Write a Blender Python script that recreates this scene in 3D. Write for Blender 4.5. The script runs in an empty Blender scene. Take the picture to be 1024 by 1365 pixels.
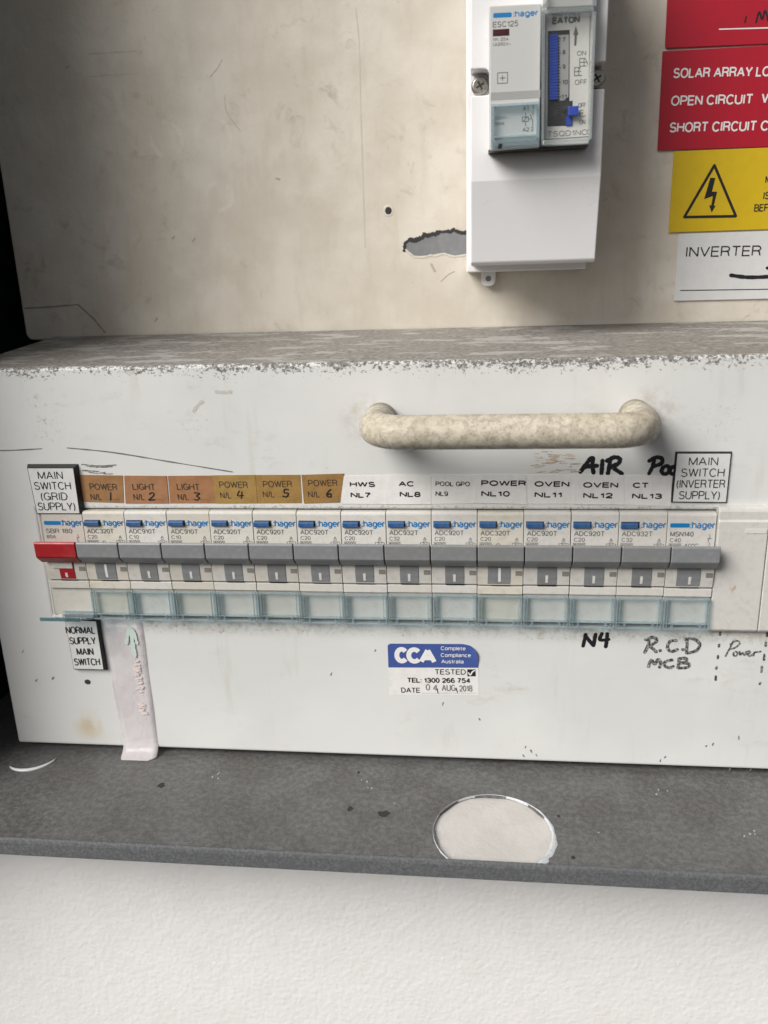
import bpy, math, random
from mathutils import Vector, Euler
random.seed(7)
S = bpy.context.scene
COL = S.collection
MM = 0.001

# ---------------------------------------------------------------- camera, light, exposure
CAM = Vector((175.27, -299.65, 92.24))
ROT = Euler((1.273837, 0.031285, 0.109580), 'XYZ')
FPX = 1095.5
cd = bpy.data.cameras.new('camera'); cam = bpy.data.objects.new('camera', cd); COL.objects.link(cam)
cam.location = CAM * MM; cam.rotation_euler = ROT
cd.sensor_fit = 'VERTICAL'; cd.sensor_height = 36; cd.lens = FPX / 1365 * 36
cd.clip_start = 0.005; cd.clip_end = 50
cd.dof.use_dof = True; cd.dof.focus_distance = 0.325; cd.dof.aperture_fstop = 11
S.camera = cam

SUN_AZ, SUN_EL = 43.0, 37.0          # degrees to the left of the wall's normal, above the horizon
w = bpy.data.worlds.new('World'); S.world = w; w.use_nodes = True
nt = w.node_tree; bg = nt.nodes['Background']
sky = nt.nodes.new('ShaderNodeTexSky'); sky.sky_type = 'NISHITA'; sky.sun_disc = False
sky.sun_elevation = math.radians(SUN_EL); sky.sun_rotation = math.radians(180 + SUN_AZ)
sky.air_density = 1.0; sky.dust_density = 4.0; sky.ozone_density = 0.6
hs = nt.nodes.new('ShaderNodeHueSaturation'); hs.inputs['Saturation'].default_value = 0.30
nt.links.new(sky.outputs[0], hs.inputs['Color']); nt.links.new(hs.outputs[0], bg.inputs['Color'])
bg.inputs['Strength'].default_value = 0.05
sl = bpy.data.lights.new('sun', 'SUN'); sl.energy = 3.0; sl.angle = math.radians(33); sl.color = (1.0, 0.965, 0.91)
sun = bpy.data.objects.new('sun', sl); COL.objects.link(sun)
tow = Vector((-math.sin(math.radians(SUN_AZ)) * math.cos(math.radians(SUN_EL)),
              -math.cos(math.radians(SUN_AZ)) * math.cos(math.radians(SUN_EL)), math.sin(math.radians(SUN_EL))))
sun.rotation_euler = tow.to_track_quat('Z', 'Y').to_euler(); sun.location = tow * 3
S.view_settings.view_transform = 'Standard'; S.view_settings.look = 'None'
S.view_settings.exposure = 0.36; S.view_settings.gamma = 1; S.view_settings.use_curve_mapping = False
S.render.engine = 'CYCLES'

# ---------------------------------------------------------------- measuring: a photo point on the plane Y (mm)
RM = ROT.to_matrix()
def P(px, py, Y):
    d = RM @ Vector(((px - 512) / FPX, -(py - 682.5) / FPX, -1))
    return CAM + d * ((Y - CAM.y) / d.y)
def PZ(px, py, Z):
    d = RM @ Vector(((px - 512) / FPX, -(py - 682.5) / FPX, -1))
    return CAM + d * ((Z - CAM.z) / d.z)
def c1(x, y): return (600 + x / 2.415, y / 2.415)
def c2(x, y): return (620 + x / 5.12, y / 5.12)
def c3(x, y): return (x / 2.844, 580 + y / 2.844)
def c4(x, y): return (330 + x / 2.844, 580 + y / 2.844)
def c5(x, y): return (664 + x / 2.844, 580 + y / 2.844)

# ---------------------------------------------------------------- materials
class N:
    def __init__(s, name):
        s.m = bpy.data.materials.new(name); s.m.use_nodes = True
        s.t = s.m.node_tree; s.b = s.t.nodes['Principled BSDF']; s.out = s.t.nodes['Material Output']
        s._c = None
    def link(s, a, b): s.t.links.new(a, b)
    def new(s, t): return s.t.nodes.new(t)
    def put(s, sock, v):
        if isinstance(v, (int, float)): sock.default_value = v
        elif isinstance(v, tuple):
            sock.default_value = (v + (1,)) if (len(v) == 3 and sock.type == 'RGBA') else v
        else: s.link(v, sock)
    @property
    def co(s):                       # object coordinates in mm
        if s._c is None:
            tc = s.new('ShaderNodeTexCoord'); v = s.new('ShaderNodeVectorMath'); v.operation = 'SCALE'
            s.link(tc.outputs['Object'], v.inputs[0]); v.inputs['Scale'].default_value = 1000; s._c = v.outputs[0]
        return s._c
    def scaled(s, sx, sy, sz):
        v = s.new('ShaderNodeVectorMath'); v.operation = 'MULTIPLY'; s.link(s.co, v.inputs[0]); v.inputs[1].default_value = (sx, sy, sz)
        return v.outputs[0]
    def xyz(s):
        q = s.new('ShaderNodeSeparateXYZ'); s.link(s.co, q.inputs[0]); return q.outputs[0], q.outputs[1], q.outputs[2]
    def noise(s, sc, det=3, rough=0.55, vec=None, dist=0):
        n = s.new('ShaderNodeTexNoise'); s.link(vec if vec else s.co, n.inputs['Vector'])
        n.inputs['Scale'].default_value = sc; n.inputs['Detail'].default_value = det; n.inputs['Roughness'].default_value = rough
        n.inputs['Distortion'].default_value = dist
        return n.outputs[0]
    def vor(s, sc, vec=None):
        n = s.new('ShaderNodeTexVoronoi'); s.link(vec if vec else s.co, n.inputs['Vector']); n.inputs['Scale'].default_value = sc
        return n.outputs['Distance']
    def math(s, op, a, b=0.0, clamp=False):
        m = s.new('ShaderNodeMath'); m.operation = op; m.use_clamp = clamp; s.put(m.inputs[0], a); s.put(m.inputs[1], b); return m.outputs[0]
    def ramp(s, v, lo, hi, a=0.0, b=1.0):
        m = s.new('ShaderNodeMapRange'); m.interpolation_type = 'SMOOTHSTEP'; s.put(m.inputs['Value'], v)
        m.inputs['From Min'].default_value = lo; m.inputs['From Max'].default_value = hi
        m.inputs['To Min'].default_value = a; m.inputs['To Max'].default_value = b
        return m.outputs[0]
    def mix(s, f, a, b):
        m = s.new('ShaderNodeMix'); m.data_type = 'RGBA'; s.put(m.inputs[0], f); s.put(m.inputs[6], a); s.put(m.inputs[7], b); return m.outputs[2]
    def blob(s, p, r0, r1):          # 1 near point p (mm), fading out from r0 to r1
        v = s.new('ShaderNodeVectorMath'); v.operation = 'DISTANCE'; s.link(s.co, v.inputs[0]); v.inputs[1].default_value = tuple(p)
        return s.ramp(v.outputs['Value'], r0, r1, 1.0, 0.0)
    def bump(s, h, strength, dist=0.1):
        b = s.new('ShaderNodeBump'); s.link(h, b.inputs['Height']); b.inputs['Strength'].default_value = strength
        b.inputs['Distance'].default_value = dist * MM; s.link(b.outputs[0], s.b.inputs['Normal'])
    def fin(s, col=None, rough=0.5, metal=0.0, spec=0.5):
        if col is not None: s.put(s.b.inputs['Base Color'], col)
        s.put(s.b.inputs['Roughness'], rough); s.put(s.b.inputs['Metallic'], metal); s.b.inputs['Specular IOR Level'].default_value = spec
        return s.m

def plastic(name, col, rough=0.4, dirt=0.12, dcol=(0.25, 0.22, 0.17), sc=0.25, spec=0.45, bump=0.15, vary=0.0):
    n = N(name)
    a = n.noise(sc, 5, 0.65); f = n.math('MULTIPLY', n.ramp(a, 0.42, 0.78), dirt * 2)
    k = n.mix(f, col, dcol)
    oi = n.new('ShaderNodeObjectInfo')                    # each moulding has aged a little differently
    k = n.mix(n.ramp(oi.outputs['Random'], 0, 1, 0.0, vary), k, tuple(c * q for c, q in zip(col, (0.86, 0.82, 0.72))))
    n.bump(n.noise(3.0, 2), bump, 0.05)
    return n.fin(k, n.ramp(a, 0.3, 0.8, rough - 0.06, rough + 0.12), 0, spec)

m_cream = plastic('cream plastic', (0.60, 0.59, 0.565), 0.42, 0.16, (0.30, 0.27, 0.21), 0.35, vary=0.6)
m_cream_old = plastic('aged cream plastic', (0.60, 0.575, 0.51), 0.45, 0.16)
m_toggle = plastic('grey toggle plastic', (0.215, 0.224, 0.238), 0.36, 0.16, (0.36, 0.36, 0.36), 0.5, vary=0.35)
m_red = plastic('red toggle plastic', (0.34, 0.018, 0.024), 0.35, 0.06)
m_blue = plastic('blue button plastic', (0.03, 0.10, 0.26), 0.33, 0.10, (0.2, 0.25, 0.3))
m_blueclip = plastic('blue clip plastic', (0.02, 0.065, 0.42), 0.35, 0.03)
m_white = plastic('white enclosure plastic', (0.78, 0.775, 0.79), 0.32, 0.03, (0.5, 0.48, 0.44), 0.06, 0.5, 0.05)
m_grey = plastic('light grey module plastic', (0.52, 0.525, 0.52), 0.4, 0.05, (0.4, 0.4, 0.38), 0.2)
m_greyband = plastic('grey moulded band', (0.33, 0.335, 0.33), 0.45, 0.05)
m_black = plastic('black plastic', (0.012, 0.012, 0.014), 0.4, 0.03)
m_dark = plastic('dark recess', (0.03, 0.03, 0.032), 0.8, 0.03)
m_darkbeige = plastic('recess plastic', (0.22, 0.21, 0.19), 0.6, 0.03)
m_filler = plastic('filler plastic', (0.60, 0.59, 0.565), 0.45, 0.22, (0.42, 0.40, 0.36), 0.45)
m_emboss = plastic('embossed plastic', (0.66, 0.655, 0.635), 0.4, 0.05)

def flat(name, col, rough=0.5, spec=0.3): return N(name).fin(col, rough, 0, spec)
m_ink = flat('black print ink', (0.018, 0.018, 0.02), 0.55)
m_inkgrey = flat('grey print ink', (0.13, 0.13, 0.13), 0.6)
m_inkfaint = flat('faded print ink', (0.165, 0.16, 0.155), 0.6)
m_inkbrown = flat('black print on brown label', (0.055, 0.04, 0.025), 0.6)
m_logo = flat('blue print ink', (0.012, 0.18, 0.45), 0.5)
m_whiteink = flat('white print ink', (0.75, 0.75, 0.75), 0.5)
m_stamp = flat('stamped grey ink', (0.22, 0.22, 0.23), 0.7)
def marker(name, col, lo, hi):
    n = N(name); a = n.noise(1.2, 4, 0.7)
    return n.fin(n.mix(n.ramp(a, lo, hi), col, (0.40, 0.40, 0.39)), 0.5)
m_marker = marker('marker pen ink', (0.010, 0.010, 0.014), 0.62, 0.8)
m_markerworn = marker('worn marker pen ink', (0.03, 0.03, 0.034), 0.44, 0.62)
m_green = flat('faded green marker', (0.56, 0.66, 0.61), 0.7)
m_pink = flat('faded orange marker', (0.73, 0.635, 0.60), 0.7)

def paper(name, col, dcol, amt=0.3, rough=0.5, sc=0.3):
    n = N(name); a = n.noise(sc, 4, 0.6); b = n.noise(3.0, 2)
    k = n.mix(n.math('MULTIPLY', n.ramp(a, 0.35, 0.75), amt), col, dcol)
    k = n.mix(n.math('MULTIPLY', n.ramp(b, 0.62, 0.72), amt * 0.7), k, dcol)
    return n.fin(k, rough)
m_sticker = paper('white sticker vinyl', (0.76, 0.755, 0.745), (0.55, 0.53, 0.49), 0.35)
m_browns = [paper('brown card %d' % i, c, d, 0.45, 0.6, 0.25) for i, (c, d) in enumerate([
    ((0.337, 0.173, 0.071), (0.15, 0.075, 0.03)), ((0.356, 0.173, 0.083), (0.17, 0.085, 0.04)), ((0.35, 0.166, 0.075), (0.16, 0.08, 0.03)),
    ((0.356, 0.218, 0.063), (0.17, 0.10, 0.03)), ((0.33, 0.192, 0.055), (0.15, 0.085, 0.025)), ((0.31, 0.173, 0.052), (0.14, 0.075, 0.025))])]
m_plate = paper('white engraved laminate', (0.70, 0.705, 0.70), (0.5, 0.5, 0.48), 0.25, 0.35)
m_signred = paper('red laminate', (0.42, 0.010, 0.028), (0.34, 0.012, 0.025), 0.4, 0.38)
m_signyel = paper('yellow laminate', (0.62, 0.43, 0.012), (0.5, 0.35, 0.02), 0.3, 0.38)
m_signwhite = paper('white laminate', (0.66, 0.665, 0.67), (0.55, 0.55, 0.55), 0.3, 0.38)
m_ccablue = paper('blue sticker print', (0.058, 0.10, 0.32), (0.045, 0.07, 0.22), 0.4, 0.35, 0.8)

def clear(name, tint, gloss=0.05, mixf=0.5, body=(0.7, 0.78, 0.8)):
    n = N(name); n.t.nodes.remove(n.b)
    tr = n.new('ShaderNodeBsdfTransparent'); tr.inputs[0].default_value = tint + (1,)
    gl = n.new('ShaderNodeBsdfGlossy'); gl.inputs['Roughness'].default_value = gloss; gl.inputs[0].default_value = (1, 1, 1, 1)
    fr = n.new('ShaderNodeFresnel'); fr.inputs[0].default_value = 1.5
    df = n.new('ShaderNodeBsdfDiffuse'); df.inputs[0].default_value = body + (1,)
    m0 = n.new('ShaderNodeMixShader'); m0.inputs[0].default_value = mixf; n.link(tr.outputs[0], m0.inputs[1]); n.link(df.outputs[0], m0.inputs[2])
    m1 = n.new('ShaderNodeMixShader'); ge = n.new('ShaderNodeNewGeometry'); mu = n.new('ShaderNodeMath'); mu.operation = 'SUBTRACT'; mu.use_clamp = True   # outer faces reflect, inner ones only let light through
    n.link(fr.outputs[0], mu.inputs[0]); n.link(ge.outputs['Backfacing'], mu.inputs[1]); n.link(mu.outputs[0], m1.inputs[0]); n.link(m0.outputs[0], m1.inputs[1]); n.link(gl.outputs[0], m1.inputs[2])
    n.link(m1.outputs[0], n.out.inputs['Surface']); return n.m
m_clear = clear('clear tinted plastic', (0.945, 0.965, 0.972), 0.03, 0.0)
m_rim = clear('clear plastic edge', (0.82, 0.885, 0.91), 0.06, 0.24, (0.50, 0.585, 0.62))
m_rimdark = clear('clear plastic thick edge', (0.40, 0.60, 0.63), 0.08, 0.08)
m_clearhouse = clear('clear colourless plastic', (0.975, 0.975, 0.97), 0.06, 0.0)
m_houserim = clear('clear colourless edge', (0.88, 0.885, 0.885), 0.1, 0.2)

def metal(name, col, rough):
    n = N(name); a = n.noise(1.5, 3); n.bump(a, 0.1, 0.05)
    return n.fin(n.mix(n.ramp(a, 0.4, 0.7), col, tuple(c * 0.6 for c in col)), rough, 0.9)
m_screw = metal('screw steel', (0.42, 0.40, 0.36), 0.35)

# ---------------------------------------------------------------- mesh helpers (mm, world)
ORG = {}
def empty(name, loc):
    o = bpy.data.objects.new(name, None); COL.objects.link(o); o.empty_display_size = 0.01
    o.location = Vector(loc) * MM; ORG[o] = Vector(loc); return o
def tag(o, label=None, cat=None, group=None, kind=None):
    for k, v in (('label', label), ('category', cat), ('group', group), ('kind', kind)):
        if v: o[k] = v
    return o
def mesh(name, verts, faces, mat, parent=None, smooth=False, bevel=0, seg=2, angle=35):
    verts = [Vector(v) for v in verts]
    if parent is None:
        lo = [min(v[i] for v in verts) for i in range(3)]; hi = [max(v[i] for v in verts) for i in range(3)]
        org = Vector(((lo[0] + hi[0]) / 2, hi[1], lo[2]))
    else: org = ORG[parent]
    me = bpy.data.meshes.new(name); me.from_pydata([(v - org) * MM for v in verts], [], faces); me.update()
    me.materials.append(mat)
    import bmesh
    bm = bmesh.new(); bm.from_mesh(me); bmesh.ops.recalc_face_normals(bm, faces=bm.faces); bm.to_mesh(me); bm.free()
    o = bpy.data.objects.new(name, me); COL.objects.link(o); ORG[o] = org
    if parent is None: o.location = org * MM
    else: o.parent = parent
    if smooth:
        for p in me.polygons: p.use_smooth = True
    if bevel:
        b = o.modifiers.new('bevel', 'BEVEL'); b.width = bevel * MM; b.segments = seg; b.limit_method = 'ANGLE'; b.angle_limit = math.radians(angle)
        b.harden_normals = False
    return o
class G:                                  # collects shapes into one mesh
    def __init__(s): s.v = []; s.f = []
    def add(s, v, f):
        n = len(s.v); s.v += [Vector(q) for q in v]; s.f += [tuple(i + n for i in q) for q in f]; return s
    def box(s, x0, x1, y0, y1, z0, z1):
        v = [(x, y, z) for x in (x0, x1) for y in (y0, y1) for z in (z0, z1)]
        return s.add(v, [(0, 1, 3, 2), (4, 6, 7, 5), (0, 4, 5, 1), (2, 3, 7, 6), (0, 2, 6, 4), (1, 5, 7, 3)])
    def prism_x(s, prof, x0, x1):         # profile of (y, z) pairs along X
        n = len(prof); v = [(x0, y, z) for y, z in prof] + [(x1, y, z) for y, z in prof]
        f = [tuple(range(n)), tuple(range(2 * n - 1, n - 1, -1))] + [(i, (i + 1) % n, n + (i + 1) % n, n + i) for i in range(n)]
        return s.add(v, f)
    def plate(s, out, yf, th, inset=0.0): # outline of (x, z) points, front at yf, going back by th
        n = len(out); cx = sum(p[0] for p in out) / n; cz = sum(p[1] for p in out) / n
        v = [(x, yf, z) for x, z in out] + [(x, yf + th, z) for x, z in out]
        f = [tuple(range(n)), tuple(range(2 * n - 1, n - 1, -1))] + [(i, n + i, n + (i + 1) % n, (i + 1) % n) for i in range(n)]
        return s.add(v, f)
    def prism_z(s, out, z0, z1):          # outline of (x, y)
        n = len(out); v = [(x, y, z0) for x, y in out] + [(x, y, z1) for x, y in out]
        f = [tuple(range(n)), tuple(range(2 * n - 1, n - 1, -1))] + [(i, n + i, n + (i + 1) % n, (i + 1) % n) for i in range(n)]
        return s.add(v, f)
    def disc(s, cx, cz, r, yf, th, n=28, rx=None):
        return s.plate([(cx + (rx or r) * math.cos(2 * math.pi * i / n), cz + r * math.sin(2 * math.pi * i / n)) for i in range(n)], yf, th)
    def done(s, name, mat, parent=None, **k): return mesh(name, s.v, s.f, mat, parent, **k)

def pxq(pts, Y): return [(P(x, y, Y).x, P(x, y, Y).z) for x, y in pts]
def rounded(out, r, seg=5, which=None):   # round the corners of an (x,z) outline
    res = []; n = len(out)
    for i in range(n):
        p = Vector(out[i]); a = Vector(out[i - 1]); b = Vector(out[(i + 1) % n])
        rr = r if not isinstance(r, (list, tuple)) else r[i]
        if rr <= 0: res.append(tuple(p)); continue
        pa = p + (a - p).normalized() * rr; pb = p + (b - p).normalized() * rr
        for k in range(seg + 1):
            t = k / seg; res.append(tuple(pa * (1 - t) ** 2 + p * 2 * t * (1 - t) + pb * t * t))
    return res

# lettering: a plain single-line alphabet, each stroke a flat ribbon ------------
def AR(cx, cy, rx, ry, a0, a1, n=None):
    n = n or max(3, int(abs(a1 - a0) / 20)); return [(cx + rx * math.cos(math.radians(a0 + (a1 - a0) * i / n)), cy + ry * math.sin(math.radians(a0 + (a1 - a0) * i / n))) for i in range(n + 1)]
xh = 0.73
FONT = {
 'A': (.74, [[(0, 0), (.37, 1)], [(.37, 1), (.74, 0)], [(.13, .33), (.61, .33)]]),
 'B': (.62, [[(0, 0), (0, 1), (.33, 1)] + AR(.33, .76, .25, .24, 80, -80) + [(.33, .52), (0, .52)], [(.33, .52)] + AR(.35, .26, .27, .26, 80, -90) + [(0, 0)]]),
 'C': (.70, [AR(.37, .5, .37, .51, 40, 320)]), 'D': (.66, [[(0, 0), (0, 1), (.27, 1)] + AR(.27, .5, .39, .5, 80, -90) + [(0, 0)]]),
 'E': (.56, [[(.56, 1), (0, 1), (0, 0), (.57, 0)], [(0, .52), (.52, .52)]]), 'F': (.52, [[(.53, 1), (0, 1), (0, 0)], [(0, .5), (.47, .5)]]),
 'G': (.74, [AR(.37, .5, .37, .51, 42, 348) , [(.42, .46), (.74, .46), (.74, 0.03)]]), 'H': (.65, [[(0, 0), (0, 1)], [(.65, 0), (.65, 1)], [(0, .53), (.65, .53)]]),
 'I': (.08, [[(.04, 0), (.04, 1)]]), 'L': (.50, [[(0, 1), (0, 0), (.50, 0)]]), 'M': (.78, [[(0, 0), (0, 1)], [(0, 1), (.39, .05)], [(.39, .05), (.78, 1)], [(.78, 1), (.78, 0)]]),
 'N': (.64, [[(0, 0), (0, 1)], [(0, 1), (.64, 0)], [(.64, 0), (.64, 1)]]), 'O': (.76, [AR(.38, .5, .38, .51, 90, 450)]),
 'P': (.60, [[(0, 0), (0, 1), (.34, 1)] + AR(.34, .73, .27, .27, 80, -80) + [(.34, .46), (0, .46)]]), 'Q': (.76, [AR(.38, .5, .38, .51, 90, 450), [(.45, .22), (.74, -.02)]]),
 'R': (.64, [[(0, 0), (0, 1), (.36, 1)] + AR(.36, .75, .26, .25, 80, -80) + [(.36, .5), (0, .5)], [(.40, .5), (.55, .38)] + [(.58, .15), (.63, 0)]]),
 'S': (.62, [AR(.31, .75, .27, .26, 25, 262) + AR(.31, .25, .31, .26, 82, -160)]), 'T': (.62, [[(0, 1), (.62, 1)], [(.31, 1), (.31, 0)]]),
 'U': (.64, [[(0, 1), (0, .32)] + AR(.32, .31, .32, .32, 190, 350) + [(.64, .32), (.64, 1)]]), 'V': (.68, [[(0, 1), (.34, 0)], [(.34, 0), (.68, 1)]]),
 'W': (.96, [[(0, 1), (.24, 0)], [(.24, 0), (.48, 1)], [(.48, 1), (.72, 0)], [(.72, 0), (.96, 1)]]), 'Y': (.66, [[(0, 1), (.33, .43), (.66, 1)], [(.33, .43), (.33, 0)]]),
 'X': (.64, [[(0, 0), (.64, 1)], [(0, 1), (.64, 0)]]), 'K': (.62, [[(0, 0), (0, 1)], [(0, .35), (.6, 1)], [(.22, .58), (.62, 0)]]),
 '0': (.52, [AR(.26, .5, .26, .51, 90, 450)]), '1': (.30, [[(0.02, .74), (.14, .78), (.24, .98)], [(.25, 1), (.25, 0)]]),
 '2': (.54, [AR(.27, .72, .26, .28, 175, -25) + [(.40, .42), (.14, .22), (0, 0), (.55, 0)]]), '3': (.54, [AR(.26, .75, .24, .25, 165, -80) + [(.2, .52)], [(.2, .52)] + AR(.26, .26, .28, .27, 85, -165)]),
 '4': (.56, [[(.42, 0), (.42, 1)], [(.42, 1), (0, .27)], [(0, .25), (.58, .25)]]), '5': (.54, [[(.49, 1), (.10, 1), (.05, .5)] + AR(.25, .32, .29, .33, 130, -155)]),
 '6': (.54, [AR(.28, .62, .27, .38, 40, 180) + [(.01, .45)] + AR(.27, .31, .26, .31, 180, 540)]), '7': (.54, [[(0, 1), (.53, 1)], [(.53, 1), (.28, .5), (.16, 0)]]),
 '8': (.54, [AR(.27, .755, .23, .245, 90, 450), AR(.27, .26, .27, .27, 90, 450)]), '9': (.54, [AR(.26, .38, .27, .38, 220, 360) + [(.53, .55)] + AR(.27, .69, .26, .31, 0, 360)]),
 'h': (.50, [[(0, 0), (0, 1)], [(0, .45)] + AR(.25, xh - .25, .25, .26, 165, 0) + [(.5, 0)]]), 'a': (.50, [AR(.24, .50, .22, .24, 155, 0) + [(.46, 0)], [(.46, .42)] + AR(.21, .2, .21, .2, 80, 290) + [(.46, .16)]]),
 'g': (.52, [AR(.26, .36, .26, .37, 0, 360), [(.52, xh), (.52, -.05)] + AR(.27, -.04, .25, .25, 0, -150)]), 'e': (.52, [[(.02, .37), (.52, .37)] + AR(.26, .36, .26, .37, 0, 315)]),
 'r': (.28, [[(0, 0), (0, xh)], [(0, .42)] + AR(.26, .45, .26, .28, 160, 85)]), 'o': (.54, [AR(.27, .36, .27, .37, 90, 450)]), 'c': (.50, [AR(.27, .36, .27, .37, 45, 315)]),
 'm': (.80, [[(0, 0), (0, xh)], [(0, .48)] + AR(.2, .53, .2, .2, 160, 0) + [(.4, 0)], [(.4, .48)] + AR(.6, .53, .2, .2, 160, 0) + [(.8, 0)]]), 'n': (.48, [[(0, 0), (0, xh)], [(0, .45)] + AR(.24, xh - .24, .24, .24, 165, 0) + [(.48, 0)]]),
 'p': (.54, [[(0, -.27), (0, xh)], AR(.27, .36, .27, .37, 180, 540)]), 'l': (.02, [[(.01, 0), (.01, 1)]]), 'i': (.02, [[(.01, 0), (.01, xh)], [(.01, .9), (.01, 1)]]), 't': (.28, [[(.12, .95), (.12, .15)] + AR(.24, .13, .12, .13, 190, 270), [(0, xh), (.27, xh)]]),
 's': (.44, [AR(.22, .54, .19, .19, 25, 262) + AR(.22, .18, .22, .19, 82, -160)]), 'u': (.48, [[(0, xh), (0, .24)] + AR(.24, .24, .24, .24, 190, 350) + [(.48, .24), (.48, xh)], [(.48, .2), (.48, 0)]]),
 'z': (.4, [[(0, xh), (.4, xh)], [(.4, xh), (0, 0)], [(0, 0), (.4, 0)]]),
 ':': (.04, [[(.02, 0), (.02, .13)], [(.02, .58), (.02, .71)]]), '.': (.04, [[(.02, 0), (.02, .08)]]), '/': (.3, [[(0, -.03), (.3, 1.03)]]), ',': (.06, [[(.05, .06), (.0, -.14)]]),
 '(': (.16, [AR(.34, .42, .32, .66, 125, 235)]), ')': (.16, [AR(-.18, .42, .32, .66, 55, -55)]), '~': (.5, [[(0, .25), (.12, .38), (.25, .3), (.38, .2), (.5, .34)]]), '\u00b0': (.2, [AR(.1, .88, .1, .12, 90, 450)]), ' ': (.16, [])}
_soff = [0]
def line(g, pts, wd, Y, off):
    """flat ribbon with square ends and mitred bends, split where it turns sharply"""
    pts = [Vector(p) for p in pts]; runs = [[pts[0]]]; ext = [(0, 0)]
    for i in range(1, len(pts)):
        if (pts[i] - runs[-1][-1]).length < 1e-6: continue
        if len(runs[-1]) > 1:
            t = (runs[-1][-1] - runs[-1][-2]).angle(pts[i] - runs[-1][-1], 0)
            if t > 0.95:
                e = wd * (0.5 if t < 1.9 else 0.15); ext[-1] = (ext[-1][0], e); runs.append([runs[-1][-1]]); ext.append((0, 0))
        runs[-1].append(pts[i])
    for q, (e0, e1) in zip(runs, ext):
        if len(q) < 2: continue
        q = list(q); q[-1] = q[-1] + (q[-1] - q[-2]).normalized() * e1
        _soff[0] = (_soff[0] + 1) % 500; y = Y - off - _soff[0] * 0.0001; v = []; f = []
        closed = (q[0] - q[-1]).length < wd * 0.05 and len(q) > 6
        for i, p in enumerate(q):
            a = (p - q[i - 1]).normalized() if i else ((q[-1] - q[-2]).normalized() if closed else None)
            b = (q[i + 1] - p).normalized() if i < len(q) - 1 else ((q[1] - q[0]).normalized() if closed else None)
            a = a or b; b = b or a
            d = (a + b).normalized(); nm = Vector((-d.y, d.x)); h = wd / 2 / max(0.7, d.dot(a))
            v += [(p.x + nm.x * h, y, p.y + nm.y * h), (p.x - nm.x * h, y, p.y - nm.y * h)]
            if i: f.append((2 * i - 2, 2 * i - 1, 2 * i + 1, 2 * i))
        g.add(v, f)
def letters(g, s, A, B, cap, Y, bold=0.0, shear=0.0, off=0.06):
    """writes s on plane Y from baseline point A to B ((x,z) mm) with capital height cap (mm)"""
    wt = (0.128 + bold * 3.0) * cap
    x = 0; sts = []
    for ch in s:
        w_, st = FONT[ch]; sts += [[(px + x, py) for px, py in q] for q in st]; x += w_ + 0.21
    x -= 0.21
    D = Vector(B) - Vector(A); d = D.normalized(); nv = Vector((-d.y, d.x)); L = D.length - wt
    for q in sts:
        line(g, [Vector(A) + d * (wt / 2 + px / max(x, .05) * L + shear * py * cap) + nv * (wt / 2 + py * (cap - wt)) for px, py in q], wt, Y, off)
def pxtext(g, s, L, R, hpx, Y, bold=0.0, shear=0.0, off=0.06):
    a = P(*L, Y); b = P(*R, Y); t = P(L[0], L[1] - hpx, Y)
    letters(g, s, (a.x, a.z), (b.x, b.z), t.z - a.z, Y, bold, shear, off)

# pen strokes ----------------------------------------------------
def stroke(g, pts, wd, Y, off=0.05, jit=0.12, smooth=True, taper=0.45):
    """ribbon along (x,z) points, width wd mm"""
    P2 = [Vector(p) for p in pts]
    if smooth and len(P2) > 2:
        q = []
        for i in range(len(P2) - 1):
            p0 = P2[max(i - 1, 0)]; p1 = P2[i]; p2 = P2[i + 1]; p3 = P2[min(i + 2, len(P2) - 1)]
            for k in range(6):
                t = k / 6
                q.append(0.5 * ((2 * p1) + (p2 - p0) * t + (2 * p0 - 5 * p1 + 4 * p2 - p3) * t * t + (3 * p1 - p0 - 3 * p2 + p3) * t ** 3))
        q.append(P2[-1])
    else:
        q = []
        for i in range(len(P2) - 1):
            for k in range(4): q.append(P2[i].lerp(P2[i + 1], k / 4))
        q.append(P2[-1])
    d0 = (q[1] - q[0]).normalized(); d1 = (q[-1] - q[-2]).normalized()
    secs = [(q[0] - d0 * wd * 0.42, 0.25, d0), (q[0] - d0 * wd * 0.25, 0.75, d0)]
    for i, p in enumerate(q):
        d = (q[min(i + 1, len(q) - 1)] - q[max(i - 1, 0)]).normalized(); secs.append((p, 1, d))
    secs += [(q[-1] + d1 * wd * 0.25, 0.75, d1), (q[-1] + d1 * wd * 0.42, taper * 0.5, d1)]
    v = []; f = []
    for i, (p, k, d) in enumerate(secs):
        h = wd * 0.5 * k * (1 + random.uniform(-jit, jit)); nrm = Vector((-d.y, d.x))
        _soff[0] = (_soff[0] + 1) % 600
        y = Y - off - _soff[0] * 0.00008
        a = p + nrm * h; b = p - nrm * h
        v += [(a.x, y, a.y), (b.x, y, b.y)]
        if i: f.append((2 * i - 2, 2 * i - 1, 2 * i + 1, 2 * i))
    g.add(v, f)
def pxstroke(g, pts, wpx, Y, **k):
    m = pts[0]; wd = (P(m[0] + wpx, m[1], Y) - P(m[0], m[1], Y)).length
    stroke(g, pxq(pts, Y), wd, Y, **k)

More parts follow.
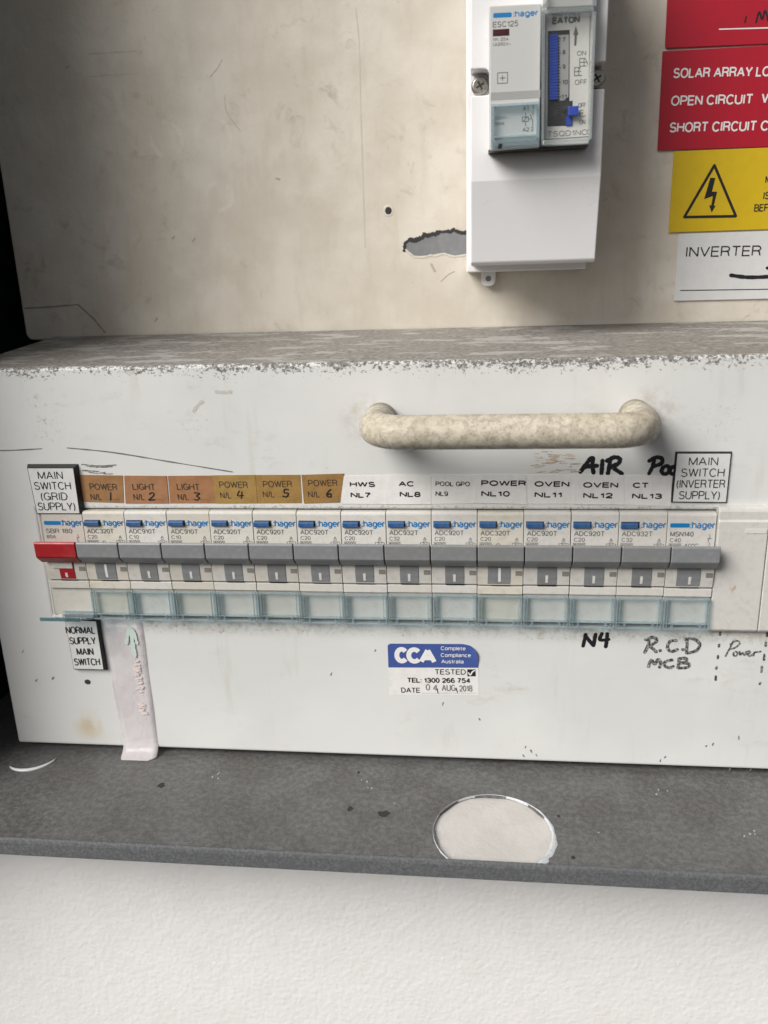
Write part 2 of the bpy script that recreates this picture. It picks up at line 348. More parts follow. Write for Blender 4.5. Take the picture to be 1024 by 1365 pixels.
# tube along world points (mm)
def tube(g, pts, r, n=20, caps=True):
    pts = [Vector(p) for p in pts]; v = []; f = []
    rr = r if isinstance(r, list) else [r] * len(pts)
    ref = Vector((0, 0, 1))
    for i, p in enumerate(pts):
        d = (pts[min(i + 1, len(pts) - 1)] - pts[max(i - 1, 0)]).normalized()
        a = d.cross(ref).normalized(); b = d.cross(a).normalized()
        v += [p + (a * math.cos(2 * math.pi * k / n) + b * math.sin(2 * math.pi * k / n)) * rr[i] for k in range(n)]
        if i: f += [((i - 1) * n + k, (i - 1) * n + (k + 1) % n, i * n + (k + 1) % n, i * n + k) for k in range(n)]
    if caps: f += [tuple(range(n)), tuple(range((len(pts) - 1) * n, len(pts) * n))]
    g.add(v, f)

# ================================================================= the wall behind and below
YP = 1.5            # front sheet of the lower cover
YU = 84.0           # upper panel
ZT, ZB, XL = 57.0, -109.0, -29.0
ZF = -112.0         # box floor
n = N('textured white render')
h1 = n.noise(0.55, 2, 0.5); h2 = n.noise(0.12, 2, 0.5)
vo = n.new('ShaderNodeTexVoronoi'); vo.feature = 'SMOOTH_F1'; vo.inputs['Scale'].default_value = 0.40; vo.inputs['Smoothness'].default_value = 0.9
wv_ = n.new('ShaderNodeVectorMath'); wv_.operation = 'ADD'; nz_ = n.new('ShaderNodeTexNoise'); n.link(n.co, nz_.inputs['Vector']); nz_.inputs['Scale'].default_value = 0.25
sc_ = n.new('ShaderNodeVectorMath'); sc_.operation = 'SCALE'; sc_.inputs['Scale'].default_value = 3.0; n.link(nz_.outputs['Color'], sc_.inputs[0]); n.link(n.co, wv_.inputs[0]); n.link(sc_.outputs[0], wv_.inputs[1]); n.link(wv_.outputs[0], vo.inputs['Vector']); h3 = n.noise(0.05, 2)
hh = n.math('ADD', n.math('SUBTRACT', n.math('MULTIPLY', h1, 0.55), n.math('MULTIPLY', vo.outputs['Distance'], 0.75)), n.math('MULTIPLY', h2, 0.8))
n.bump(hh, 0.34, 0.6)
m_wall = n.fin(n.mix(n.ramp(h3, 0.35, 0.7), (0.815, 0.81, 0.81), (0.79, 0.785, 0.78)), 0.55, 0, 0.4)
YW = -10.0
o = G().box(-300, 700, YW, YW + 60, -700, ZF - 3.0).done('rendered_wall', m_wall)
tag(o, 'white textured rendered wall below the grey metal lip of the box', 'wall')

# ================================================================= meter box
n = N('galvanised steel')
a = n.noise(0.45, 9, 0.75); b = n.noise(0.035, 4, 0.6); sp = n.noise(2.4, 3, 0.7); st = n.noise(0.25, 4, 0.7)
k = n.mix(n.ramp(a, 0.36, 0.68), (0.10, 0.099, 0.098), (0.185, 0.184, 0.183))
k = n.mix(n.ramp(b, 0.4, 0.62), k, n.mix(n.ramp(a, 0.4, 0.62), (0.085, 0.082, 0.078), (0.14, 0.136, 0.131)))
k = n.mix(n.math('MULTIPLY', n.ramp(sp, 0.56, 0.68), 0.7), k, (0.30, 0.305, 0.31))
k = n.mix(n.math('MULTIPLY', n.ramp(st, 0.68, 0.76), 0.6), k, (0.04, 0.04, 0.04))
n.bump(n.math('ADD', a, n.math('MULTIPLY', sp, 0.3)), 0.35, 0.25)
m_galv = n.fin(k, n.ramp(a, 0.3, 0.7, 0.5, 0.7), 0.15, 0.4)
n = N('galvanised lip')
a = n.noise(1.1, 5, 0.75); b = n.noise(0.12, 3)
k = n.mix(n.ramp(a, 0.38, 0.72), (0.095, 0.099, 0.106), (0.175, 0.181, 0.191))
k = n.mix(n.math('MULTIPLY', n.ramp(b, 0.5, 0.7), 0.6), k, (0.11, 0.115, 0.125))
n.bump(a, 0.3, 0.15)
m_lip = n.fin(k, 0.75, 0.1, 0.2)
n = N('dark painted steel')
a = n.noise(0.05, 4, 0.6)
m_side = n.fin(n.mix(n.ramp(a, 0.4, 0.7), (0.016, 0.019, 0.026), (0.035, 0.042, 0.055)), 0.6, 0, 0.3)

box = empty('meter_box', (150, YU, ZF))
tag(box, 'grey galvanised steel meter box with a folded front lip and round hole in its floor', 'meter box')
HC = PZ(657, 1105, ZF); hx, hy, hr = HC.x, -40.2, 22.0
YL = -57.0
# floor with the round cable hole running out to the lip
arc = []
a0 = math.asin((hy - (YL + 0.2)) / hr)
for i in range(49):
    t = -a0 - (math.pi * 2 - (math.pi - 2 * a0)) * 0  # start on the lip side, left
    ang = math.pi + a0 - (math.pi + 2 * a0) * i / 48
    r = hr + 0.35 * math.sin(ang * 7) + random.uniform(-0.12, 0.12)
    arc.append((hx + r * math.cos(ang), hy + r * math.sin(ang)))
XBL, XBR, YB = -62.0, 420.0, 140.0
fl = [(XBL, YL + 0.2)] + [(arc[0][0], YL + 0.2)] + arc[1:-1] + [(arc[-1][0], YL + 0.2)] + [(XBR, YL + 0.2), (XBR, YB), (XBL, YB)]
left = [p for p in arc if p[0] <= hx]; right = [p for p in arc if p[0] > hx]
g = G()
topi = len(left) - 1
gl = [(XBL, YL + 0.2), (arc[0][0], YL + 0.2)] + left[1:] + [(left[-1][0], YB), (XBL, YB)]
gr = [(left[-1][0], YB)] + [left[-1]] + right[:-1] + [(arc[-1][0], YL + 0.2), (XBR, YL + 0.2), (XBR, YB)]
g.prism_z(gl, ZF - 1.2, ZF); g.prism_z(gr, ZF - 1.2, ZF)
g.done('floor', m_galv, box)
# the lip: a rounded fold along the front edge
prof = [(YL + 0.2, ZF - 0.9), (YL + 0.2, ZF + 0.9), (YL - 0.15, ZF + 1.25), (YL - 0.7, ZF + 1.1), (YL - 1.1, ZF + 0.5), (YL - 1.35, ZF - 0.6), (YL - 1.5, ZF - 5.6), (YL - 1.2, ZF - 6.1), (YL - 0.2, ZF - 6.1), (YL - 0.1, ZF - 1.2)]
G().prism_x(prof, XBL, XBR).done('lip', m_lip, box, bevel=0.2)
G().box(XBL - 1.5, XBL - 0.02, YL, YB, ZF - 1, 420).done('side_wall', m_side, box)
G().box(XBL, XBR, YB + 0.02, YB + 1.5, ZF - 1, 420).done('back_wall', m_side, box)
# the rest of the shell out of frame: far side, top; plus an unseen flap added to shade the left
G().box(XBR + 0.02, XBR + 1.5, YL, YB, ZF - 1, 420).done('side_wall', m_side, box)
G().box(XBL, XBR, YL, YB, 420.02, 421.5).done('top_wall', m_side, box)
dx_, dy_ = -0.93, -0.37
G().prism_z([(XBL - 2, YL - 1), (XBL - 2 + dx_ * 330, YL - 1 + dy_ * 330), (XBL - 2.9 + dx_ * 330, YL - 2 + dy_ * 330), (XBL - 3.2, YL - 1.8)], ZF - 4, 420).done('shade_flap', m_side, box)
# white silicone round the hole
m_seal = plastic('white silicone', (0.55, 0.57, 0.60), 0.6, 0.25, (0.28, 0.28, 0.28), 0.7)
v = []; f = []; K = 70
for i in range(K + 1):
    t = i / K; ang = math.pi + a0 - (math.pi + 2 * a0) * t
    wv = 0.05 + 0.2 * max(0, min(1, (t - .4) * 5)) * (1 + .5 * math.sin(t * 23)) + 3.2 * max(0, (t - 0.60) / 0.40) ** 1.2 + 1.3 * max(0, (0.14 - t) / 0.14)
    wv *= random.uniform(0.6, 1.4)
    if t > 0.985: wv *= 0.7
    ri = hr + 0.15 - 0.5 * wv * (0.5 if t < 0.5 else 0.75)
    ro = hr + 0.22 + 0.5 * wv
    for r, z in ((ri, ZF - 0.9), (ri - 0.05, ZF - 0.5), (ri + 0.2 * wv, ZF + 0.15), ((ri + ro) / 2, ZF + 0.15 + .15 * wv), (ro, ZF + 0.03)):
        y = hy + r * math.sin(ang)
        v.append((hx + r * math.cos(ang), max(y, YL + 0.35), z))
    if i: f += [((i - 1) * 5 + k, i * 5 + k, i * 5 + k + 1, (i - 1) * 5 + k + 1) for k in range(4)]
mesh('sealant', v, f, m_seal, box, smooth=True)
n = N('pale hole disc'); a = n.noise(0.45, 3, 0.5); n.bump(a, 0.4, 0.5)
m_disc = n.fin(n.mix(n.ramp(n.noise(0.08, 2), .4, .6), (0.57, 0.55, 0.53), (0.535, 0.515, 0.49)), 0.55)
g = G(); g.prism_z([(hx + (hr + 3) * math.cos(t * math.pi / 32), max(hy + (hr + 3) * math.sin(t * math.pi / 32), YL + 0.3)) for t in range(64)], ZF - 2.4, ZF - 1.25)
g.done('hole_disc', m_disc, box)  # flat pale disc added beneath the hole for an even tone
# scratches, chips and a dented knockout on the floor
g = G()
def floor_blob(g, px, py, wpx, hpx, seedk):
    r_ = random.Random(seedk); c = PZ(px, py, ZF); ex = PZ(px + wpx / 2, py, ZF); ey = PZ(px, py + hpx / 2, ZF)
    rx = abs(ex.x - c.x); ry = abs(ey.y - c.y)
    out = [(c.x + rx * r_.uniform(.6, 1.1) * math.cos(t), c.y + ry * r_.uniform(.6, 1.1) * math.sin(t)) for t in [i * math.pi / 7 for i in range(14)]]
    g.prism_z(out, ZF, ZF + 0.12)
for i, q in enumerate([(467, 1078, 8, 7), (512, 1085, 20, 10), (215, 1047, 10, 9), (745, 1088, 5, 4), (764, 1143, 8, 5), (478, 1030, 4, 4)]): 
    g = G(); floor_blob(g, *q, i); g.done('tar_spot', m_dark, box)
g = G()
m_chip = plastic('pale paint fleck', (0.40, 0.405, 0.41), 0.6)
for i in range(18):
    cx, cy, s = random.choice([(288, 1035, 6), (490, 1045, 9), (790, 1108, 9), (880, 1055, 10), (1000, 1108, 8), (520, 1065, 6)])
    g = G(); floor_blob(g, cx + random.uniform(-s, s), cy + random.uniform(-s, s), random.uniform(1.2, 3), random.uniform(1.2, 3), i + 50); g.done('paint_fleck', m_chip, box)

# bright glint on a floor knockout's rim at the left, shaped as a pale crescent
gc = PZ(48, 1002, ZF); v = []; f = []
for i in range(25):
    t = math.radians(245 + 92 * i / 24); wv = 2.1 * math.sin(math.pi * i / 24) ** 0.7 + 0.05
    for r, z in ((13.1, ZF + 0.03), (13.1 + wv * .3, ZF + 0.7), (13.1 + wv * .7, ZF + 0.7), (13.1 + wv, ZF + 0.03)): v.append((gc.x + r * math.cos(t), gc.y + r * math.sin(t), z))
    if i: f += [((i - 1) * 4 + k, i * 4 + k, i * 4 + (k + 1) % 4, (i - 1) * 4 + (k + 1) % 4) for k in range(4)]
tag(mesh('rim_glint', v, f, m_white, smooth=True), 'pale crescent for the bright rim glint on the grey box floor at far left', 'glint')

# ================================================================= upper panel
n = N('aged beige paint')
x, y, z = n.xyz()
a = n.noise(0.03, 5, 0.6); b = n.noise(0.012, 2); st = n.noise(1.0, 4, 0.6, n.scaled(0.16, 1, 0.035)); d = n.noise(0.10, 5, 0.7, dist=0.6); fsp = n.noise(1.3, 2, 0.5)
k = n.mix(n.ramp(a, 0.36, 0.66), (0.595, 0.545, 0.465), (0.68, 0.635, 0.56))
k = n.mix(n.math('MULTIPLY', n.ramp(st, 0.5, 0.72), 0.22), k, (0.46, 0.41, 0.335))
k = n.mix(n.math('MULTIPLY', n.math('MULTIPLY', n.ramp(d, 0.54, 0.72), n.ramp(b, 0.40, 0.58)), 0.5), k, (0.33, 0.285, 0.225))
k = n.mix(n.math('MULTIPLY', n.ramp(fsp, 0.74, 0.78), 0.35), k, (0.20, 0.16, 0.12))
m_upper_co = None
ux0 = P(2, 235, YU).x; ub = P(512, 434, YU).z - 3
upo = Vector(((ux0 + 400) / 2, YU + 2.0, ub))
def loc_up(px, py): q = P(px, py, YU); return (q.x - upo.x, q.y - upo.y, q.z - upo.z)
rings = []
for (px, py, r) in ((222, 187, 7.0), (284, 184, 8.0), (292, 262, 6.0)):
    c = loc_up(px, py)
    vd = n.new('ShaderNodeVectorMath'); vd.operation = 'DISTANCE'; n.link(n.co, vd.inputs[0]); vd.inputs[1].default_value = c
    dd = n.math('ABSOLUTE', n.math('SUBTRACT', n.math('ADD', vd.outputs['Value'], n.math('MULTIPLY', n.noise(0.3, 2), 1.6)), r + .8))
    ring = n.math('MULTIPLY', n.ramp(dd, 0.2, 1.4, 1, 0), n.ramp(n.noise(0.12, 2), 0.38, 0.62, 0.04, 0.42))
    k = n.mix(ring, k, (0.74, 0.69, 0.61)); rings.append(ring)
n.bump(n.math('ADD', n.math('ADD', n.math('MULTIPLY', d, 1.0), n.math('MULTIPLY', a, 4.0)), n.math('MULTIPLY', n.math('ADD', rings[0], n.math('ADD', rings[1], rings[2])), 0.5)), 0.35, 0.5)
m_upper = n.fin(k, n.ramp(a, 0.3, 0.7, 0.38, 0.52), 0, 0.4)
up = empty('backing_panel', tuple(upo)); tag(up, 'aged beige metal panel behind the timer and the warning signs', 'panel')
out = rounded([(ux0, ub), (400, ub), (400, 340), (ux0, 340)], [4, 0, 0, 0])
G().plate(out, YU, 2.0).done('sheet', m_upper, up, bevel=0.7)
m_score = plastic('worn score line', (0.30, 0.265, 0.22), 0.6, 0.3, (0.4, 0.36, 0.3), 0.3)
g = G(); pxstroke(g, [(33, 411), (70, 409), (104, 406)], 2.0, YU, smooth=False, jit=.3); pxstroke(g, [(104, 406), (125, 425), (140, 443)], 2.2, YU, smooth=False, jit=.3)
g.done('score_line', m_score, up)
m_scratch = flat('fine scratch', (0.43, 0.38, 0.315), 0.7)
for q, w_ in (([(300, 127), (301, 145), (309, 160), (321, 175)], 0.7), ([(296, 80), (290, 91), (280, 103)], 0.8), ([(368, 238), (373, 239)], 2.5), ([(88, 90), (92, 88)], 1.6),
              ([(207, 428), (210, 424)], 2.2), ([(230, 318), (233, 315)], 2), ([(257, 322), (260, 318)], 2), ([(588, 375), (598, 366), (606, 362)], 1.5), ([(575, 352), (580, 362)], 2.5)):
    g = G(); pxstroke(g, q, w_, YU, jit=.4); g.done('scratch', m_scratch, up)
m_faint = flat('rubbed line', (0.575, 0.52, 0.44), 0.6)
g = G(); pxstroke(g, [(474, 10), (479, 60), (481, 140), (484, 240), (487, 330)], 1.4, YU, jit=.5); g.done('rubbed_line', m_faint, up)
for q in ([(118, 72), (150, 70), (183, 68)], [(122, 102), (150, 100), (184, 98)]):
    g = G(); pxstroke(g, q, 1.6, YU, jit=.5); g.done('rubbed_line', m_faint, up)
# a small drilled hole with a burr
h = P(518, 281, YU)
g = G(); g.disc(h.x, h.z, 1.55, YU - 0.04, 0.03, 20); g.done('drill_hole', m_dark, up)
g = G(); pts = [(h.x + 1.85 * math.cos(t * .449), YU - 0.1, h.z + 1.85 * math.sin(t * .449)) for t in range(12)]
v = []; f = []
for i in range(15):
    t = i * 2 * math.pi / 14
    for r, yy in ((1.5, -0.12), (2.0, -0.25), (2.5, -0.02)): v.append((h.x + r * math.cos(t), YU + yy, h.z + r * math.sin(t) * 1.05))
    if i: f += [((i - 1) * 3 + q, i * 3 + q, i * 3 + q + 1, (i - 1) * 3 + q + 1) for q in range(2)]
mesh('burr', v, f, m_upper, up, smooth=True)
# cut slot beside the timer showing bare steel
m_steel = plastic('bare zinc', (0.20, 0.205, 0.215), 0.45, 0.2, (0.30, 0.31, 0.32), 0.3)
cut = [(539, 331), (541, 322), (548, 318), (560, 316), (572, 311), (588, 307), (602, 306), (616, 308), (640, 305), (640, 338), (622, 338), (604, 341), (588, 337), (574, 340), (560, 341), (548, 341)]
G().plate(pxq(cut, YU), YU - 0.05, 0.04).done('bare_patch', m_steel, up)
g = G()
edge = [(539, 334), (540, 324), (547, 319), (558, 318), (566, 313), (576, 312), (585, 309), (597, 308), (604, 306), (614, 310), (624, 307), (632, 308)]
for i in range(len(edge) - 1):
    a_, b_ = edge[i], edge[i + 1]
    pxstroke(g, [a_, ((a_[0] + b_[0]) / 2, (a_[1] + b_[1]) / 2 + random.uniform(0, 3)), b_], random.uniform(3.0, 6.5), YU, off=0.09, jit=.4)
g.done('torn_edge', m_dark, up)

m_edgeglint = plastic('painted edge glint', (0.66, 0.62, 0.55), 0.5)
g = G()
for a_, b_ in (((541, 333), (552, 342)), ((552, 342), (575, 340)), ((577, 341), (590, 338)), ((592, 338), (606, 342)), ((606, 342), (626, 338))): pxstroke(g, [a_, ((a_[0] + b_[0]) / 2, (a_[1] + b_[1]) / 2 + random.uniform(-1, 2)), b_], random.uniform(1.5, 3), YU, off=0.2, jit=.5)
g.done('edge_glint', m_edgeglint, up)  # pale ribbons paint the light glints along the patch's lower edge

# ================================================================= lower cover
n = N('chalky white painted steel')
x, y, z = n.xyz()
cov_o = Vector((150.0, YU, ZB))
def loc_cov(px, py): q = P(px, py, YP); return (q.x - cov_o.x, q.y - cov_o.y, q.z - cov_o.z)
zz = n.math('ADD', z, ZB); yy = n.math('ADD', y, YU)
a = n.noise(0.018, 4, 0.55); fine = n.noise(0.9, 3, 0.6); lowf = n.noise(0.035, 3, 0.6)
k = n.mix(n.ramp(a, 0.38, 0.64), (0.68, 0.685, 0.678), (0.63, 0.637, 0.63))
# specks and rubbed marks
spk = n.math('MULTIPLY', n.ramp(n.noise(0.75, 2, 0.5), 0.745, 0.775), n.ramp(lowf, 0.60, 0.74))
k = n.mix(n.math('MULTIPLY', spk, 0.5), k, (0.30, 0.28, 0.24))
k = n.mix(n.math('MULTIPLY', n.ramp(n.noise(0.33, 4, 0.7), 0.80, 0.84), 0.4), k, (0.48, 0.45, 0.40))
scf = n.math('MULTIPLY', n.ramp(n.noise(1.0, 6, 0.72, n.scaled(0.05, 1, 0.11)), 0.56, 0.74), n.ramp(n.noise(0.022, 3), 0.42, 0.62))
k = n.mix(n.math('MULTIPLY', scf, 0.5), k, (0.46, 0.445, 0.40))
pit = n.math('MULTIPLY', n.ramp(n.noise(0.9, 3, 0.6), 0.71, 0.75), n.ramp(n.noise(0.03, 2), 0.50, 0.62))
k = n.mix(n.math('MULTIPLY', pit, 0.6), k, (0.30, 0.28, 0.24))
run = n.math('MULTIPLY', n.ramp(n.noise(1.0, 4, 0.65, n.scaled(0.16, 1, 0.02)), 0.54, 0.74), n.ramp(n.noise(0.02, 2), 0.40, 0.62))
k = n.mix(n.math('MULTIPLY', run, 0.28), k, (0.47, 0.445, 0.385))
# grime under the breakers
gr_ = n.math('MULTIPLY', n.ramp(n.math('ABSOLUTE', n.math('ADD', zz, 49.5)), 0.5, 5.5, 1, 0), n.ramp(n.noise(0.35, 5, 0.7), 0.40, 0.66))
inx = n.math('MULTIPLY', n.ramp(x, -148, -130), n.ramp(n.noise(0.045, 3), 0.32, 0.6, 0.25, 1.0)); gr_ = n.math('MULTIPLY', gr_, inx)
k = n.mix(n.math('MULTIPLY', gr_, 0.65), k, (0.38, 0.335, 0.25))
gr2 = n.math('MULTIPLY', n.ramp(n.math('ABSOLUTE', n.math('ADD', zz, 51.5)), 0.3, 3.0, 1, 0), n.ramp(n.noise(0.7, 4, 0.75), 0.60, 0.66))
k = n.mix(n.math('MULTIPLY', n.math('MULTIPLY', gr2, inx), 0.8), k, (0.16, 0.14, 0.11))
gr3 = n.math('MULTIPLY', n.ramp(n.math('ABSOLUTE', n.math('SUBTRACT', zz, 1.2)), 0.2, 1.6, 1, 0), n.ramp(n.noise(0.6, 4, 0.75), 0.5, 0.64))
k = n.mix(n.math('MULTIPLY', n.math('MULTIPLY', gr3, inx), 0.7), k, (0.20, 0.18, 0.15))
# rust stain bottom left, rubbed dirt around the handle feet
st = n.math('MULTIPLY', n.blob(loc_cov(121, 967), 0, 11), n.ramp(n.noise(0.10, 2, .5), 0.34, 0.66))
k = n.mix(n.math('MULTIPLY', st, 0.7), k, (0.53, 0.40, 0.20))
for (px, py, r) in ((488, 560, 12), (872, 548, 12)):
    q = n.math('MULTIPLY', n.blob(loc_cov(px, py), 4, r), n.ramp(n.noise(0.25, 4, .7), 0.35, 0.65))
    k = n.mix(n.math('MULTIPLY', q, 0.45), k, (0.42, 0.36, 0.27))
for (px, py, r) in ((55, 545, 11), (66, 575, 10), (258, 565, 9), (960, 560, 12)):
    q = n.math('MULTIPLY', n.blob(loc_cov(px, py), 2, r), n.ramp(n.noise(0.5, 4, .8), 0.55, 0.68))
    k = n.mix(n.math('MULTIPLY', q, 0.6), k, (0.33, 0.32, 0.27))
# the folded top: settled dirt, with paint showing
dirtn = n.noise(0.5, 5, 0.75); dirt2 = n.noise(1.0, 4, 0.6, n.scaled(0.03, 0.06, 1)); ptc = n.noise(1.0, 4, 0.65, n.scaled(0.045, 0.10, 1))
led = n.mix(n.ramp(dirtn, 0.34, 0.66), (0.165, 0.157, 0.145), (0.35, 0.335, 0.318))
led = n.mix(n.math('MULTIPLY', n.ramp(dirt2, 0.42, 0.62), 0.5), led, (0.26, 0.235, 0.20))
led = n.mix(n.math('MULTIPLY', n.ramp(ptc, 0.535, 0.585), n.ramp(dirtn, 0.3, 0.62, 0.9, 0.3)), led, (0.52, 0.515, 0.51))
chip = n.noise(1.0, 5, 0.75, n.scaled(0.75, 1, 1.0)); chl = n.noise(0.05, 3)
dep = n.math('SUBTRACT', ZT, zz)
thr = n.math('ADD', n.math('SUBTRACT', chip, n.math('MULTIPLY', dep, 0.034)), n.math('MULTIPLY', n.math('SUBTRACT', chl, 0.46), 0.34))
k = n.mix(n.math('MULTIPLY', n.ramp(thr, 0.46, 0.485), 0.92), k, n.mix(n.ramp(fine, .35, .65), (0.07, 0.065, 0.06), (0.24, 0.225, 0.21)))
onled = n.ramp(n.math('ADD', yy, n.math('MULTIPLY', n.math('SUBTRACT', chip, 0.5), 3.0)), YP + 1.3, YP + 2.4)
k = n.mix(onled, k, led)
n.bump(n.math('ADD', n.math('MULTIPLY', n.noise(0.6, 4, .6), 0.5), n.math('MULTIPLY', lowf, 3.0)), 0.25, 0.25)
m_cover = n.fin(k, n.math('ADD', n.ramp(a, 0.3, 0.7, 0.36, 0.5), n.math('MULTIPLY', onled, 0.3)), 0, 0.42)

cov = empty('switchboard_cover', tuple(cov_o)); tag(cov, 'white painted steel switchboard cover with dirty grey top fold and a row of breakers', 'switchboard cover')
SX0, SX1, SZ0, SZ1 = -2.6, 300.0, -46.0, 0.45      # opening for the breakers
XR = 420.0
X4 = [XL, SX0, SX1, XR]; Z4 = [ZB, SZ0, SZ1, ZT]
v = [(x_, YP, z_) for z_ in Z4 for x_ in X4]; f = []
for r in range(3):
    for c in range(3):
        if (r, c) != (1, 1): f.append((r * 4 + c, r * 4 + c + 1, r * 4 + c + 5, r * 4 + c + 4))
b0 = len(v)
v += [(SX0 + 1.2, YP + 7, SZ0), (SX1, YP + 7, SZ0), (SX1, YP + 7, SZ1), (SX0 + 1.2, YP + 7, SZ1)]
inn = [5, 6, 10, 9]
for i in range(4): f.append((inn[i], inn[(i + 1) % 4], b0 + (i + 1) % 4, b0 + i))
t0 = len(v)
v += [(XL, YU - 0.6, ZT + 5.0), (SX0, YU - 0.6, ZT + 5.0), (SX1, YU - 0.6, ZT + 5.0), (XR, YU - 0.6, ZT + 5.0), (XL, YU - 0.6, ZB), (XL, 20, ZB), (SX0, 20, ZB), (SX1, 20, ZB), (XR, 20, ZB)]
for i in range(3): f.append((12 + i, 13 + i, t0 + i + 1, t0 + i))
for i in range(3): f.append((i, i + 1, t0 + 6 + i, t0 + 5 + i))
f.append((0, 4, 8, 12, t0, t0 + 4, t0 + 5))
me = mesh('sheet', v, f, m_cover, cov, bevel=1.1, seg=3, angle=30, smooth=False)
G().box(SX0 - 4, SX1 + 4, YP + 22, YP + 23, SZ0 - 4, SZ1 + 4).done('inner_backing', m_dark, cov)

# handle
n = N('weathered cream handle')
a = n.noise(0.35, 6, 0.75, dist=0.5); b = n.noise(0.10, 4, 0.6); c_ = n.noise(1.6, 3, 0.7)
k = n.mix(n.ramp(a, 0.40, 0.62), (0.62, 0.57, 0.47), (0.44, 0.395, 0.315))
k = n.mix(n.math('MULTIPLY', n.ramp(b, 0.42, 0.66), 0.55), k, (0.40, 0.35, 0.26))
k = n.mix(n.math('MULTIPLY', n.ramp(c_, 0.50, 0.60), n.ramp(a, 0.44, 0.58, 0.12, 0.8)), k, (0.27, 0.24, 0.195))
hx_, hy_, hz_ = n.xyz()
k = n.mix(n.math('MULTIPLY', n.ramp(n.math('ADD', hy_, n.math('MULTIPLY', n.math('SUBTRACT', b, .5), 8.0)), YP - YU - 9, YP - YU - 0.5), 0.8), k, (0.20, 0.165, 0.12))   # contact shade and brown grime painted round the feet
n.bump(a, 0.3, 0.2)
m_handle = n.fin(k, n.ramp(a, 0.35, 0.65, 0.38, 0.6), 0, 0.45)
pa = P(508, 558, YP); pb = P(846, 553, YP); zc = (pa.z + pb.z) / 2; so = 27.0; R = 11.0; x0, x1 = pa.x, pb.x
pts = [(x0, YP, zc), (x0, YP - 6, zc), (x0, YP - so + R, zc)]
pts += [(x0 + R - R * math.cos(t), YP - so + R - R * math.sin(t), zc) for t in [i * math.pi / 16 for i in range(1, 9)]]
nb = 14
pts += [(x0 + R + (x1 - x0 - 2 * R) * i / nb, YP - so, zc) for i in range(1, nb)]
pts += [(x1 - R + R * math.sin(t), YP - so + R - R * math.cos(t), zc) for t in [i * math.pi / 16 for i in range(0, 9)]]
pts += [(x1, YP - 6, zc), (x1, YP, zc)]
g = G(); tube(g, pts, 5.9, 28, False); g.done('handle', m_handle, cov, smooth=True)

# pen lines, scrapes and a hole on the cover
m_pencil = flat('pencil grey', (0.16, 0.155, 0.15), 0.7)
g = G()
pxstroke(g, [(90, 597), (150, 603), (230, 616), (310, 629)], 1.5, YP, smooth=True, jit=.35); pxstroke(g, [(-20, 601), (20, 600), (56, 598)], 1.3, YP, jit=.3)
g.done('scratch', m_pencil, cov)
g = G()
for y_, x0_, x1_ in ((619, 109, 155), (621.5, 116, 150), (627, 110, 132), (629, 118, 140), (631, 138, 150)):
    pxstroke(g, [(x0_, y_), ((x0_ + x1_) / 2, y_ + random.uniform(0.5, 2)), (x1_, y_ + random.uniform(-1, 2))], 1.3, YP, jit=.6)
g.done('pencil_scribble', m_pencil, cov)
m_scrape = plastic('brown glue residue', (0.44, 0.34, 0.25), 0.7, 0.5, (0.66, 0.62, 0.56), 0.5)
g = G()
for i in range(46):
    x_ = random.uniform(706, 762); y_ = random.choice([604, 606, 610, 614, 618, 622, 626, 629]) + random.uniform(-2, 2)
    pxstroke(g, [(x_, y_), (x_ + random.uniform(3, 14), y_ + random.uniform(-1, 1))], random.uniform(0.5, 1.5), YP, jit=.6)
g.done('glue_residue', m_scrape, cov)
m_smear = flat('dried smear', (0.52, 0.50, 0.46), 0.5)
g = G(); pxstroke(g, [(258, 548), (264, 540), (270, 535)], 4, YP, jit=.4); pxstroke(g, [(288, 522), (300, 523), (308, 522)], 4, YP, jit=.5); g.done('smear', m_smear, cov)
h = P(117, 909, YP); G().disc(h.x, h.z, 1.2, YP - 0.06, 0.03, 16, rx=1.4).done('screw_hole', m_dark, cov)
for (x_, y_) in [(700, 997), (709, 1003), (716, 1008), (699, 1009), (950, 993), (941, 995), (880, 1015), (886, 1010), (972, 1027), (1000, 1027), (590, 940), (441, 900), (500, 868), (640, 960), (985, 985), (70, 905), (48, 908), (30, 870), (95, 868)]:
    g = G(); pxstroke(g, [(x_, y_), (x_ + random.uniform(-2, 2), y_ - random.uniform(.5, 4))], random.uniform(1, 2.4), YP, jit=.4); g.done('paint_chip', m_pencil, cov)

# handwriting in marker pen (strokes in photo pixels)
def word(strokes, wpx, mat, conv, label):
    g = G()
    for s_ in strokes: pxstroke(g, [conv(*q) for q in s_], wpx, YP, jit=.13)
    o = g.done('handwriting', mat, cov); o['label'] = label
word([[(312, 140), (330, 115), (352, 88), (362, 90)], [(360, 88), (358, 115), (362, 143)], [(322, 124), (345, 118), (376, 116)],
      [(396, 96), (394, 120), (392, 146)], [(425, 90), (422, 118), (416, 146)], [(412, 98), (440, 84), (462, 90), (455, 108), (430, 118)], [(430, 118), (448, 132), (470, 146)]], 6.0, m_marker, c5, 'AIR in thick black marker')
word([[(592, 92), (586, 118), (572, 146)], [(572, 98), (600, 84), (622, 90), (618, 108), (588, 118)], [(640, 116), (626, 122), (620, 138), (632, 148), (648, 138), (646, 120), (638, 116)], [(668, 118), (655, 126), (652, 142), (664, 148)]], 5.6, m_marker, c5, 'Po in thick black marker')
word([[(322, 800), (328, 775), (332, 755)], [(330, 757), (345, 778), (362, 798)], [(362, 798), (366, 775), (370, 754)], [(394, 752), (386, 776), (420, 774)], [(414, 752), (412, 778), (408, 803)]], 5.0, m_marker, c5, 'N4 in black marker')
